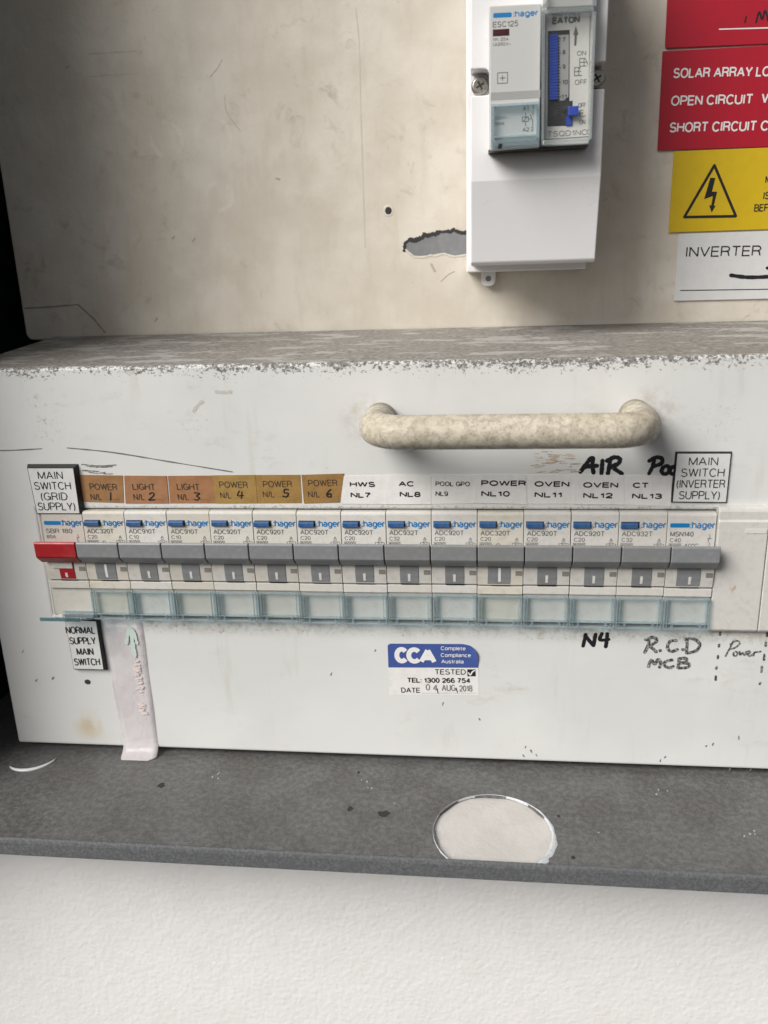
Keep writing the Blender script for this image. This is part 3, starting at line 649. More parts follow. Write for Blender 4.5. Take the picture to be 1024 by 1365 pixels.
word([[(574, 772), (568, 798), (556, 824)], [(558, 776), (590, 766), (600, 782), (572, 800)], [(574, 800), (590, 812), (600, 822)], [(613, 816), (614, 817), (616, 816)],
      [(676, 778), (652, 782), (642, 804), (656, 820), (680, 812)], [(699, 812), (701, 813), (703, 812)], [(716, 774), (716, 800), (714, 826)], [(708, 774), (740, 772), (764, 792), (752, 816), (716, 827)]], 4.6, m_markerworn, c5, 'R.C.D in worn black marker')
word([[(570, 878), (580, 852), (594, 868), (606, 850), (616, 862), (612, 880)], [(660, 852), (636, 858), (630, 872), (648, 882), (664, 876)], [(688, 846), (684, 866), (682, 882)], [(684, 848), (712, 846), (712, 860), (690, 864), (722, 866), (720, 880), (684, 883)]], 4.6, m_markerworn, c5, 'MCB in worn black marker')
word([[(892, 780), (880, 805), (862, 838)], [(880, 792), (905, 780), (916, 790), (898, 806), (878, 812)], [(902, 820), (892, 828), (898, 838), (908, 830), (902, 820)], [(915, 820), (918, 834), (926, 824), (934, 834), (940, 820)], [(946, 830), (956, 824), (950, 819), (944, 830), (954, 838), (964, 832)], [(968, 836), (972, 824), (984, 822), (996, 820)]], 2.7, m_markerworn, c5, 'Power in thin faded marker')
word([[(842, 748), (841, 758)], [(838, 794), (837, 802)], [(834, 836), (833, 846)], [(828, 878), (827, 886)], [(826, 914), (825, 928)],
      [(1020, 750), (1019, 762)], [(1015, 786), (1014, 800)], [(1009, 832), (1008, 852)], [(1000, 878), (998, 898)], [(994, 938), (992, 944)]], 3.4, m_markerworn, c5, 'two dotted lines in black marker')

# ================================================================= circuit breakers
PITCH = 17.5
BODY = [(20, 0.0), (0.5, 0.0), (-0.15, -0.35), (-0.4, -1.1), (-0.55, -13.6), (-1.4, -15.5), (-2.7, -18.2), (-3.3, -21.2), (-3.2, -24.8), (-2.75, -28.4), (-0.8, -28.7), (-0.8, -29.0), (-2.5, -29.2),
        (-2.5, -32.3), (-1.2, -32.6), (-1.2, -44.7), (20, -44.7)]
DRUM = [(-2.9, -17.6), (-3.55, -21.2), (-3.45, -24.8), (-2.95, -28.0), (-1.2, -28.2), (0, -28.2), (0, -17.6)]
TOG = [(-8.8, -10.0), (-9.4, -10.7), (-9.2, -16.2), (-8.7, -17.0), (-5.6, -19.9), (-4.2, -19.9), (-0.9, -15.5), (-0.8, -13.4)]
MB = {}
def breaker_meshes(old):
    """prototype parts, x from 0 to 17.5"""
    return None
def make_breaker(i, model, rating, kind, label):
    ox = PITCH * i
    r = empty('circuit_breaker', (ox + 8.75, 20, -44.7)); tag(r, label, 'circuit breaker', 'circuit breakers in the row')
    old = kind == 'old'; red = kind == 'red'; msn = kind == 'isolator'
    def share(key, build, name, mat, bevel=0, parent=r, **k):
        if key in MB:
            o = MB[key].copy(); COL.objects.link(o); o.parent = parent; ORG[o] = ORG[parent]
            if name in ('test_button', 'label_holder', 'body'):       # small seating differences
                o.location = Vector((random.uniform(-.05, .05), random.uniform(-.12, .12) * (name != 'body'), random.uniform(-.16, .16))) * MM
                o.rotation_euler = (0, random.uniform(-.006, .006) * (name != 'body'), 0)
            return o
        o = build().done(name, mat, parent, bevel=bevel, **k)
        if key: MB[key] = o
        return o
    X = lambda a: ox + a
    cm = 'old' if old else 'new'
    share('body' + cm, lambda: G().prism_x(BODY, X(0.12), X(17.38)), 'body', m_cream_old if old else m_cream, 0.22)
    share('tog' + ('r' if red else 'g'), lambda: G().prism_x(TOG, X(0.22), X(17.3)), 'toggle', m_red if red else m_toggle, 0.3)
    d0, d1 = (4.0, 12.6) if (old or msn) else (5.2, 12.5)
    if red: d0, d1 = 6.0, 12.4
    zt = DRUM if not red else [(y_ - (0.0), z_) for y_, z_ in DRUM]
    dr = share('drum' + kind if kind != 'std' else 'drumstd', lambda: G().prism_x(DRUM, X(d0), X(d1)), 'indicator_window', m_red if red else m_toggle, 0.1)
    if red:
        share('', lambda: G().prism_x([(y_ - 0.35, z_) for y_, z_ in DRUM[:1]] + [(-3.9, -21.0), (-3.8, -23.2), (-3.0, -23.2), (-2.9, -17.6)], X(3.2), X(12.0)), 'indicator_cap', m_cream, 0.1)
    bx = 8.3 if not old else 8.0
    zi0, zi1 = (-27.0, -21.2) if old else (-27.2, -24.0)
    if red: zi0, zi1 = -27.2, -25.2
    yi = lambda z_: -3.55 + (max(0, -21.2 - z_)) * 0.03 + (max(0, -24.8 - z_) * 0.13)
    G().add([(X(bx), yi(zi1) - .12, zi1), (X(bx + 1.0), yi(zi1) - .12, zi1), (X(bx + 1.0), yi((zi0 + zi1) / 2) - .16, (zi0 + zi1) / 2), (X(bx), yi((zi0 + zi1) / 2) - .16, (zi0 + zi1) / 2), (X(bx), yi(zi0) - .12, zi0), (X(bx + 1.0), yi(zi0) - .12, zi0)],
            [(0, 1, 2, 3), (3, 2, 5, 4)]).done('on_mark', m_whiteink if old else m_emboss, r)
    share('gap', lambda: G().box(X(5.4), X(12.4), -2.7, -0.6, -28.75, -28.3), 'latch_gap', m_black)
    share('slot', lambda: G().box(X(14.5), X(17.0), -3.42, -2.6, -24.3, -22.5), 'latch_slot', m_darkbeige)
    # printed or moulded brand row
    if red or msn:
        G().plate(rounded([(X(1.0), -5.6), (X(7.9), -5.6), (X(7.9), -4.0), (X(1.0), -4.0)], 0.5), -0.62, 0.1).done('logo_bar', m_logo, r)
    else:
        share('btn' , lambda: G().prism_x([(0, -3.6), (-1.5, -3.8), (-1.9, -4.1), (-1.8, -5.6), (-1.4, -5.95), (0, -5.95)], X(0.85), X(7.0)), 'test_button', m_blue, 0.18)
        share('btnslot', lambda: G().box(X(0.8), X(7.4), -0.58, -0.4, -5.9, -3.5), 'button_slot', m_dark)
    g = G(); letters(g, ':hager', (X(8.1), -6.0), (X(17.1), -6.0), 2.75, -0.5, bold=0.006)
    MBk = 'brand'
    if MBk in MB:
        o = MB[MBk].copy(); COL.objects.link(o); o.parent = r; ORG[o] = ORG[r]
    else: MB[MBk] = g.done('lettering', m_logo, r)
    ink = m_inkfaint if not msn else m_inkgrey
    g = G()
    wm = 12.4 if len(model) > 6 else 9.6
    letters(g, model, (X(1.2), -9.15), (X(wm), -9.15), 1.95, -0.52, bold=0.004)
    letters(g, rating, (X(1.2), -11.4), (X(5.2 if len(rating) > 2 else 4.6), -11.4), 1.6, -0.53)
    if not red:
        letters(g, '6000', (X(1.3), -13.3), (X(5.0), -13.3), 1.1, -0.54, bold=0.02)
        for seg in (((1.0, -12.0), (5.3, -12.0)), ((1.0, -13.5), (5.3, -13.5)), ((1.0, -12.0), (1.0, -13.5)), ((5.3, -12.0), (5.3, -13.5))):
            stroke(g, [(X(seg[0][0]), seg[0][1]), (X(seg[1][0]), seg[1][1])], 0.16, -0.55, smooth=False, jit=0)
    if msn:
        letters(g, '40°C', (X(6.4), -13.5), (X(11.8), -13.5), 1.6, -0.55)
        for q in ([(15.4, -8.2), (15.4, -9.6)], [(14.6, -9.8), (16.2, -9.8)], [(15.4, -9.9), (14.8, -10.6), (15.8, -12.2)], [(15.4, -12.3), (15.4, -13.5)]):
            stroke(g, [(X(a_), b_) for a_, b_ in q], 0.18, -0.55, smooth=False, jit=0)
    elif not red:
        letters(g, 'A', (X(14.2), -11.3), (X(15.6), -11.3), 1.4, -0.53)
        for q in ([(13.2, -12.2), (16.6, -12.2)], [(13.2, -13.5), (16.6, -13.5)], [(13.2, -12.2), (13.2, -13.5)], [(16.6, -12.2), (16.6, -13.5)], [(14.0, -13), (14.6, -12.5), (15.2, -13), (15.8, -12.6)], [(14, -12.2), (14.9, -11.3), (15.8, -12.2)]):
            stroke(g, [(X(a_), b_) for a_, b_ in q], 0.17, -0.56, smooth=False, jit=0)
        if old: stroke(g, [(X(6.6), -13.4), (X(7.9), -12.2), (X(9.2), -13.4)], 0.2, -0.56, smooth=False, jit=0)
    else:
        for q in ([(14.6, -9.6), (14.6, -10.6)], [(14.0, -10.8), (15.2, -10.8)], [(14.6, -10.9), (14.0, -11.6), (14.6, -13.0)]):
            stroke(g, [(X(a_), b_) for a_, b_ in q], 0.18, -0.55, smooth=False, jit=0)
    g.done('lettering', ink, r)
    # clear label holder
    def cover_plate(): return G().box(X(0.9), X(16.6), -3.5, -3.0, -44.9, -33.3)
    def cover_rim():
        g = G()
        for a_, b_, y_ in ((0.3, 0.75, -3.75), (1.45, 1.75, -3.62), (15.75, 16.05, -3.62), (16.8, 17.25, -3.75)): g.box(X(a_), X(b_), y_, -2.2, -45.5, -33.0)
        for a_, b_, y_ in ((-33.5, -33.1, -3.66), (-43.25, -42.95, -3.64), (-45.6, -45.1, -3.8)): g.box(X(0.76), X(16.79), y_, -2.2, a_, b_)
        for a_ in (3.2, 13.6): g.box(X(a_), X(a_ + .8), -3.9, -2.6, -45.05, -43.3)
        return g
    if red:     # this one hangs open, folded down and out
        c = G().add([(X(0.6), -2.0, -45.4), (X(17.0), -2.0, -45.4), (X(17.0), -13.0, -41.3), (X(0.6), -13.0, -41.3), (X(0.6), -2.0, -46.2), (X(17.0), -2.0, -46.2), (X(17.0), -13.0, -42.1), (X(0.6), -13.0, -42.1)],
                    [(0, 1, 2, 3), (4, 5, 6, 7), (0, 1, 5, 4), (1, 2, 6, 5), (2, 3, 7, 6), (3, 0, 4, 7)]).done('label_holder', m_rim, r, bevel=0.15)
        c['label'] = 'clear label holder hanging open'
        g = G(); g.prism_x([(-13.05, -40.7), (-14.2, -40.3), (-14.2, -41.9), (-13.05, -42.4)], X(0.5), X(17.1)); g.done('holder_rim', m_rimdark, c, bevel=0.2)
        g = G(); g.box(X(4.0), X(17.0), -2.6, -1.3, -45.6, -44.4); g.box(X(4.0), X(17.0), -2.2, -1.25, -43.6, -42.9); g.done('holder_hinge', m_rim, c)
    else:
        c = share('cover', cover_plate, 'label_holder', m_clear, 0.12)
        share('rim', cover_rim, 'holder_rim', m_rim, 0.08, parent=c)
    return r
BR = [('SBR 180', '80A', 'red', 'grid supply main switch with red toggle and open clear label holder'),
      ('ADC320T', 'C20', 'old', 'yellowed breaker next to the red switch under the brown POWER 1 sticker'),
      ('ADC910T', 'C10', 'std', 'grey toggle breaker marked C10 under the brown LIGHT 2 sticker'),
      ('ADC910T', 'C10', 'std', 'grey toggle breaker marked C10 under the brown LIGHT 3 sticker'),
      ('ADC920T', 'C20', 'std', 'grey toggle breaker under the brown POWER 4 sticker'),
      ('ADC920T', 'C20', 'std', 'grey toggle breaker under the brown POWER 5 sticker'),
      ('ADC920T', 'C20', 'std', 'grey toggle breaker under the brown POWER 6 sticker'),
      ('ADC920T', 'C20', 'std', 'grey toggle breaker under the white HWS NL7 sticker'),
      ('ADC932T', 'C32', 'std', 'breaker marked C32 under the white AC NL8 sticker'),
      ('ADC920T', 'C20', 'std', 'grey toggle breaker under the white POOL GPO sticker'),
      ('ADC320T', 'C20', 'old', 'yellowed breaker under the white POWER NL10 sticker'),
      ('ADC920T', 'C20', 'std', 'grey toggle breaker under the white OVEN NL11 sticker'),
      ('ADC920T', 'C20', 'std', 'grey toggle breaker under the white OVEN NL12 sticker'),
      ('ADC932T', 'C32', 'std', 'breaker marked C32 under the white CT NL13 sticker'),
      ('MSN140', 'C40', 'isolator', 'inverter main switch with printed blue bar, last of the row beside the filler')]
for i, b_ in enumerate(BR): make_breaker(i, *b_)

# blank fillers to the right, and a slim one at the left end
def filler(x0_, x1_, label, brand=False, slim=False):
    r = empty('blank_filler', ((x0_ + x1_) / 2, YP + 6, -47)); tag(r, label, 'filler', 'blank fillers closing the opening')
    prof = [(YP + 6, 2.6), (0.6, 2.6), (-1.2, 2.0), (-1.6, 0.8), (-1.6, -2.2), (-2.1, -3.0), (-2.1, -46.0), (-1.0, -47.2), (YP + 6, -47.2)]
    G().prism_x(prof, x0_, x1_).done('plate', m_filler, r, bevel=0.35)
    if brand:
        g = G(); letters(g, 'hager', (x0_ + 1.6, -7.4), (x0_ + 8.6, -7.4), 1.9, -2.1, bold=0.012); g.done('lettering', m_emboss, r)
        G().plate([(x0_ + 9.8, -7.2), (x0_ + 17.0, -7.2), (x0_ + 17.0, -5.6), (x0_ + 9.8, -5.6)], -2.3, 0.25).done('raised_bar', m_emboss, r)
        g = G(); stroke(g, [(x0_ + 6.3, -29.2), (x0_ + 7.8, -28.4), (x0_ + 7.2, -29.6)], 0.9, -2.1, jit=.4); stroke(g, [(x0_ + 6.9, -29.8), (x0_ + 7.2, -30.4)], 0.6, -2.1); g.done('dirt_mark', m_scrape, r)
    return r
filler(262.75, 280.4, 'cream blank filler with moulded brand name beside the last breaker', True)
filler(280.7, 299.6, 'cream blank filler at the right edge of the photo')
r = empty('end_strip', (-1.2, 6, -46)); tag(r, 'slim cream edge strip left of the red main switch', 'edge strip')
G().prism_z([(-2.3, YP - 0.2), (-1.6, YP - 0.6), (-0.9, YP - 0.1), (-0.15, YP + 1.5), (-0.15, 8), (-2.3, 8)], -45.8, 0.3).done('strip', m_filler, r, bevel=0.15)

# ================================================================= circuit stickers
def sticker(corners, name, mat, label, cat, group, Y=YP, th=0.16, off=0.02, curl=0):
    q = pxq(corners, Y); cx = sum(a_[0] for a_ in q) / 4; cz = min(a_[1] for a_ in q)
    r = empty(name, (cx, Y, cz)); tag(r, label, cat, group)
    G().plate(q, Y - off - th, th).done('backing', mat, r)
    return r
DIG = {'1': [[(0.5, 1), (0.5, 0)]], '2': [[(0.1, .8), (.5, 1), (.9, .8), (.5, .35), (0, 0), (1, 0.05)]], '3': [[(0, 1), (.9, .9), (.4, .55), (.9, .3), (.5, 0), (0, .1)]],
       '4': [[(.3, 1), (0, .4), (1, .4)], [(.75, .9), (.65, 0)]], '5': [[(.9, 1), (.3, 1), (.2, .6), (.9, .45), (.6, 0), (0, .1)]], '6': [[(.8, 1), (.2, .5), (.2, .1), (.8, 0), (.8, .4), (.2, .3)]]}
brown = [(c3(292, 150), c3(466, 153), c3(470, 257), c3(300, 252), 'POWER', 342, 446, '1', 420), (c3(472, 153), c3(632, 154), c3(641, 258), c3(477, 258), 'LIGHT', 504, 590, '2', 576),
         (c3(637, 154), c3(812, 153), c3(820, 258), c3(646, 258), 'LIGHT', 672, 758, '3', 748), (c3(806, 152), c3(968, 150), c3(977, 257), c3(820, 258), 'POWER', 833, 941, '4', 912)]
for j, (a_, b_, c__, d_, t_, l_, r_, dg, dx) in enumerate(brown):
    off = 0.02 + 0.10 * (j % 2)
    s_ = sticker((a_, b_, c__, d_), 'circuit_sticker', m_browns[j], 'brown card sticker reading %s N/L with handwritten %s' % (t_, dg), 'sticker', 'brown circuit stickers', off=off)
    g = G(); Yt = YP - off - 0.16
    pxtext(g, t_, c3(l_, 207 - (j > 2) * 7), c3(r_, 209 - (j > 2) * 8), 8.6, Yt, shear=-.05)
    bl = 246 - (j > 2) * 6
    pxtext(g, 'N/L', c3(l_ + 4, bl), c3(l_ + 46, bl), 8.4, Yt, shear=-.05); pxtext(g, '........', c3(l_ + 56, bl), c3(l_ + 112, bl), 8, Yt)
    g.done('lettering', m_inkbrown, s_)
    g = G()
    for st_ in DIG[dg]: pxstroke(g, [c3(dx - 11 + u_ * 22, bl - v_ * 28) for u_, v_ in st_], 1.7, Yt, off=.08)
    g.done('handwriting', m_marker, s_)
for j, (a_, b_, c__, d_, l_, r_, dg, dx) in enumerate([(c4(30, 151), c4(200, 150), c4(206, 257), c4(36, 258), 60, 170, '5', 145), (c4(205, 150), c4(366, 145), c4(352, 254), c4(214, 258), 231, 342, '6', 308)]):
    off = 0.02 + 0.10 * (j % 2)
    s_ = sticker((a_, b_, c__, d_), 'circuit_sticker', m_browns[4 + j], 'brown card sticker reading POWER N/L with handwritten %s' % dg, 'sticker', 'brown circuit stickers', off=off)
    g = G(); Yt = YP - off - 0.16
    pxtext(g, 'POWER', c4(l_, 198 - 4 * j), c4(r_, 197 - 4 * j), 8.6, Yt, shear=-.05); pxtext(g, 'N/L', c4(l_, 236), c4(l_ + 44, 236), 8.2, Yt, shear=-.05); pxtext(g, '........', c4(l_ + 54, 236), c4(l_ + 116, 236), 8, Yt)
    g.done('lettering', m_inkbrown, s_)
    g = G()
    for st_ in DIG[dg]: pxstroke(g, [c4(dx - 10 + u_ * 22, 234 - v_ * 28) for u_, v_ in st_], 2.0, Yt, off=.08)
    g.done('handwriting', m_marker, s_)
white = [(c4, (348, 155, 524, 152, 524, 261, 354, 260), 'HWS', (388, 484, 196), 'NL7', (391, 468, 237), 7.2, .034), (c4, (523, 150, 696, 152, 696, 261, 524, 262), 'AC', (573, 632, 194), 'NL8', (577, 656, 234), 7.2, .034),
         (c4, (694, 150, 859, 150, 859, 258, 694, 261), 'POOL GPO', (713, 843, 193), 'NL9', (713, 760, 230), 6.2, .012), (c4, (857, 149, 1058, 150, 1059, 261, 858, 256), 'POWER', (886, 1056, 192), 'NL10', (886, 994, 232), 7.4, .034),
         (c5, (108, 150, 287, 150, 287, 260, 110, 260), 'OVEN', (138, 270, 195), 'NL11', (138, 243, 236), 7.4, .034), (c5, (286, 150, 477, 151, 477, 263, 287, 261), 'OVEN', (322, 455, 199), 'NL12', (322, 434, 239), 7.4, .034),
         (c5, (476, 152, 659, 155, 654, 268, 476, 263), 'CT', (510, 570, 200), 'NL13', (507, 621, 241), 7.4, .034)]
for j, (cv, q, t1, p1, t2, p2, hp, bo) in enumerate(white):
    off = 0.05 + 0.10 * (j % 2)
    s_ = sticker([cv(q[k_], q[k_ + 1]) for k_ in (0, 2, 4, 6)], 'circuit_sticker', m_sticker, 'white printed sticker reading %s %s' % (t1, t2), 'sticker', 'white circuit stickers', off=off)
    g = G(); Yt = YP - off - 0.16
    pxtext(g, t1, cv(p1[0], p1[2]), cv(p1[1], p1[2] + 1), hp, Yt, bo); pxtext(g, t2, cv(p2[0], p2[2]), cv(p2[1], p2[2] + 1), hp, Yt, bo)
    g.done('lettering', m_ink, s_)

# engraved plates with bevelled black core
def engraved(corners, label, lines, th=1.5, bev=0.9, Y=YP, bold=-0.006, hp=10.5):
    q = pxq(corners, Y - th); cx = sum(a_[0] for a_ in q) / 4; cz = min(a_[1] for a_ in q)
    r = empty('engraved_plate', (cx, Y, cz)); tag(r, label, 'label plate', 'engraved main switch plates')
    c_ = Vector((cx, sum(a_[1] for a_ in q) / 4))
    big = [tuple(c_ + (Vector(a_) - c_) * (1 + bev / (Vector(a_) - c_).length)) for a_ in q]
    v = [(a_[0], Y - 0.02, a_[1]) for a_ in big] + [(a_[0], Y - th, a_[1]) for a_ in q]
    G().add(v, [(0, 1, 2, 3), (4, 5, 6, 7)] + [(k_, (k_ + 1) % 4, 4 + (k_ + 1) % 4, 4 + k_) for k_ in range(4)]).done('core', m_black, r)
    ins = [tuple(c_ + (Vector(a_) - c_) * (1 - 0.35 / (Vector(a_) - c_).length)) for a_ in q]
    G().plate(ins, Y - th - 0.06, 0.05).done('face', m_plate, r)
    g = G()
    for s_, L_, R_, h_ in lines: pxtext(g, s_, L_, R_, h_, Y - th - 0.06, bold)
    g.done('lettering', m_ink, r)
    return r
engraved((c3(103, 124), c3(279, 124), c3(304, 298), c3(140, 298)), 'white engraved plate reading MAIN SWITCH (GRID SUPPLY) above the red toggle',
         [('MAIN', c3(146, 167), c3(240, 167), 10.5), ('SWITCH', c3(132, 207), c3(271, 207), 10.5), ('(GRID', c3(157, 247), c3(258, 247), 10.5), ('SUPPLY)', c3(146, 285), c3(288, 285), 10.5)], th=2.4, bev=1.4)
engraved((c5(678, 68), c5(885, 68), c5(866, 256), c5(660, 254)), 'white engraved plate reading MAIN SWITCH (INVERTER SUPPLY) above the last breaker',
         [('MAIN', c5(722, 115), c5(833, 115), 11.2), ('SWITCH', c5(692, 158), c5(857, 158), 11.2), ('(INVERTER', c5(675, 200), c5(860, 200), 11), ('SUPPLY)', c5(684, 243), c5(840, 243), 11)], th=0.8, bev=0.6)
engraved((c3(246, 700), c3(365, 704), c3(394, 890), c3(280, 888)), 'white engraved plate reading NORMAL SUPPLY MAIN SWITCH under the open label holder',
         [('NORMAL', c3(252, 753), c3(363, 753), 9.6), ('SUPPLY', c3(266, 793), c3(366, 793), 9.6), ('MAIN', c3(293, 834), c3(357, 834), 9.6), ('SWITCH', c3(284, 873), c3(382, 873), 9.6)], th=2.2, bev=1.4, bold=0.004)

# ================================================================= compliance sticker
q = pxq([c4(531, 790), c4(874, 792), c4(877, 985), c4(538, 985)], YP); r = empty('test_sticker', ((q[0][0] + q[1][0]) / 2, YP, q[2][1]))
tag(r, 'blue and white test sticker with a lifting corner, dated 04 AUG 2018', 'sticker')
TL, TR, BR_, BL = [Vector(a_) for a_ in q]
def sheet(name, t0, t1, mat, yo, rc=(0, 0)):
    """part of the sticker between heights t0..t1 (0 top), the top right corner lifting"""
    v = []; f = []; NU, NV = 28, 16
    for j in range(NV + 1):
        t = t0 + (t1 - t0) * j / NV
        for i in range(NU + 1):
            u = i / NU
            a_ = 0.0; b_ = 1.0
            hgt = (TL - BL).length * t
            if hgt < rc[1]: b_ = 1 - (1 - math.sqrt(max(0, 1 - ((rc[1] - hgt) / rc[1]) ** 2))) * rc[1] / (TR - TL).length
            if hgt < rc[0]: a_ = (1 - math.sqrt(max(0, 1 - ((rc[0] - hgt) / rc[0]) ** 2))) * rc[0] / (TR - TL).length
            uu = a_ + (b_ - a_) * u
            p_ = TL.lerp(TR, uu).lerp(BL.lerp(BR_, uu), t)
            lift = 1.6 * max(0, uu - 0.925) ** 1.3 / 0.075 ** 1.3 * max(0, 1 - t * 2.3)
            v.append((p_.x, YP - 0.08 - yo - lift, p_.y))
            if i and j: k_ = j * (NU + 1) + i; f.append((k_ - NU - 2, k_ - NU - 1, k_, k_ - 1))
    mesh(name, v, f, mat, r, smooth=True)
sheet('white_field', 0.46, 1.0, m_sticker, 0.0); sheet('blue_field', 0.0, 0.4597, m_ccablue, 0.02, (1.2, 6.0))
Yc = YP - 0.14
g = G(); pxtext(g, 'C', c4(558, 864), c4(612, 865), 21.5, Yc, .05); pxtext(g, 'C', c4(603, 865), c4(662, 866), 21.5, Yc, .05, off=.075); pxtext(g, 'A', c4(650, 866), c4(718, 868), 21, Yc, .05, off=.09)
for s_, x0_, x1_, y_ in (('Complete', 733, 827, 815), ('Compliance', 733, 847, 841), ('Australia', 735, 820, 865)): pxtext(g, s_, c4(x0_, y_), c4(x1_, y_ + 1), 5.2, Yc, .004)
g.done('lettering', m_whiteink, r)
g = G(); pxtext(g, 'TESTED', c4(710, 907), c4(828, 908), 7.0, Yc, .004); pxtext(g, 'TEL: 1300 266 754', c4(605, 938), c4(845, 940), 6.6, Yc, .022); pxtext(g, 'DATE', c4(583, 976), c4(655, 977), 6.8, Yc, .004); pxtext(g, '............................', c4(660, 980), c4(866, 980), 7, Yc, .0)
pxtext(g, '/', c4(722, 982), c4(734, 970), 6, Yc, .01); pxtext(g, '/', c4(796, 978), c4(806, 966), 6, Yc, .01)
g.done('lettering', m_ink, r)
g = G(); pxtext(g, '0 4', c4(675, 967), c4(720, 970), 8.6, Yc, .004); pxtext(g, 'AUG', c4(736, 970), c4(790, 970), 8.6, Yc, .004); pxtext(g, '2018', c4(803, 972), c4(853, 972), 8.4, Yc, .004); g.done('lettering', m_stamp, r)
G().plate(pxq([c4(833, 888), c4(864, 888), c4(865, 914), c4(834, 914)], Yc), Yc - 0.05, 0.04).done('tick_box', m_ink, r)
g = G(); pxstroke(g, [c4(838, 901), c4(845, 909), c4(852, 898), c4(861, 892)], 1.8, Yc - 0.05); g.done('tick', m_whiteink, r)

# ================================================================= plastic tape strip
n = N('milky plastic tape'); a = n.noise(0.15, 4, .6)
n.bump(n.noise(0.22, 3, .6), 0.6, 0.8)
m_tape = n.fin(n.mix(n.ramp(a, .4, .65), (0.83, 0.785, 0.80), (0.78, 0.74, 0.77)), 0.3, 0, 0.4); n.b.inputs['Alpha'].default_value = 0.5
r0 = [P(133, 829, YP), P(190, 829, YP), P(211, 990, YP), P(165, 990, YP)]
r = empty('plastic_tape', ((r0[2].x + r0[3].x) / 2, YP, ZF)); tag(r, 'milky plastic tape strip with faded green arrow hanging down over the cover edge', 'tape strip')
v = []; f = []
prof = [(i / 12, -0.15 - 0.1 * math.sin(i), r0[0].z + (ZB + 2.5 - r0[0].z) * i / 12) for i in range(13)]
for i in range(1, 9):
    t = i / 8; prof.append((1 + t * 0.06, -0.15 - 6.0 * t ** 1.7, ZB + 2.5 - 5.1 * math.sin(t * math.pi / 2)))
for i, (t, dy, z_) in enumerate(prof):
    tt = min(t, 1); xl = r0[0].x + (r0[3].x - r0[0].x) * tt; xr = r0[1].x + (r0[2].x - r0[1].x) * tt
    cut_ = 0 if i < 19 else (1.2 if i == 19 else 3.0)
    for k_ in range(7): u = k_ / 6; v.append((xl + cut_ * .3 + (xr - xl - cut_ * 1.3) * u, YP + dy - 0.06 * math.sin(u * 5 + i), z_))
    if i: f += [((i - 1) * 7 + k_, (i - 1) * 7 + k_ + 1, i * 7 + k_ + 1, i * 7 + k_) for k_ in range(6)]
o = mesh('strip', v, f, m_tape, r, smooth=True)
sd = o.modifiers.new('thick', 'SOLIDIFY'); sd.thickness = 0.1 * MM
YT = YP - 0.55
g = G(); pxstroke(g, [c3(512, 838), c3(505, 800), c3(497, 745)], 5, YT, jit=.3); pxstroke(g, [c3(480, 790), c3(488, 740), c3(497, 735)], 4, YT, jit=.3); pxstroke(g, [c3(500, 738), c3(508, 750), c3(520, 790)], 4, YT, jit=.3); g.done('arrow', m_green, r)
g = G()
for i in range(34):
    y_ = 852 + i * 6.4; xc = 515 + (y_ - 850) * 0.13 + random.uniform(-4, 4)
    if random.random() < .6: pxstroke(g, [c3(xc - random.uniform(4, 13), y_ + 2), c3(xc, y_), c3(xc + random.uniform(4, 13), y_ + random.uniform(-4, 4))], random.uniform(1.2, 2.6), YT, jit=.6)
g.done('handwriting', m_pink, r)

# ================================================================= timer enclosure
YC, YM = 30.0, 20.0        # cover front, module fronts
eb = [P(627, 0, YC), P(811, 0, YC), P(797, 349, YC + 7)]
ex0 = P(627.5, 120, YC).x; ex1 = P(806.5, 120, YC).x; ez0 = P(710, 352, YC + 7).z; ez1 = P(700, 0, YC).z + 40
ew = ex1 - ex0
r = empty('timer_enclosure', ((ex0 + ex1) / 2, YU, ez0)); tag(r, 'white plastic two module enclosure fixed to the beige panel', 'enclosure')
zk = P(700, 239, YC).z
zs0, zs1 = P(640, 130, YC + 4).z, P(640, 95, YC + 4).z        # screw recesses
zm0, zm1 = P(690, 203, YM).z, P(690, 3, YM).z
pr_ = [(YU - 12, ez0), (YC + 8.5, ez0), (YC + 7.0, ez0 + 1.2), (YC, zk), (YC, ez1), (YU - 12, ez1)]
mx0 = P(650, 100, YM).x - .6; mx1 = P(793, 100, YM).x + .8
upo_ = rounded([(ex0, zk), (ex1, zk), (ex1, zs0), (mx1 - 1.4, zs0), (mx1 - 1.4, zs1), (ex1, zs1), (ex1, ez1), (ex0, ez1), (ex0, zs1), (mx0 + 1.4, zs1), (mx0 + 1.4, zs0), (ex0, zs0)],
                [0, 0, .6, 1, 2.5, .6, 0, 0, .6, 2.5, 1, .6], 4)
loop = [(ex0, YC + 8.5, ez0), (ex1, YC + 8.5, ez0), (ex1, YC + 7.0, ez0 + 1.2)] + [(a_, YC, b_) for a_, b_ in upo_[1:]] + [(ex0, YC, zk), (ex0, YC + 7.0, ez0 + 1.2)]
nl = len(loop); v = loop + [(a_, YU - 12, c_) for a_, b_, c_ in loop]
f = [(0, 1, 2, nl - 1), (nl - 1, 2, 3, nl - 2), tuple(range(3, nl - 1)), tuple(range(2 * nl - 1, nl - 1, -1))] + [(q, nl + q, nl + (q + 1) % nl, (q + 1) % nl) for q in range(nl)]
mesh('cover', v, f, m_white, r, bevel=0.5, seg=3)
G().box(ex0 + .2, mx0 + 2, YC + 9, YU - 14, zs0 - 1, zs1 + 1).done('screw_pocket', m_white, r); G().box(mx1 - 2, ex1 - .2, YC + 9, YU - 14, zs0 - 1, zs1 + 1).done('screw_pocket', m_white, r)
G().box(ex0 - 2.2, ex1 + 1.0, YU - 12, YU - 0.05, ez0 - 3.0, ez1 + 2).done('base', m_white, r, bevel=0.6)
lg = P(651, 370, YU - 3)
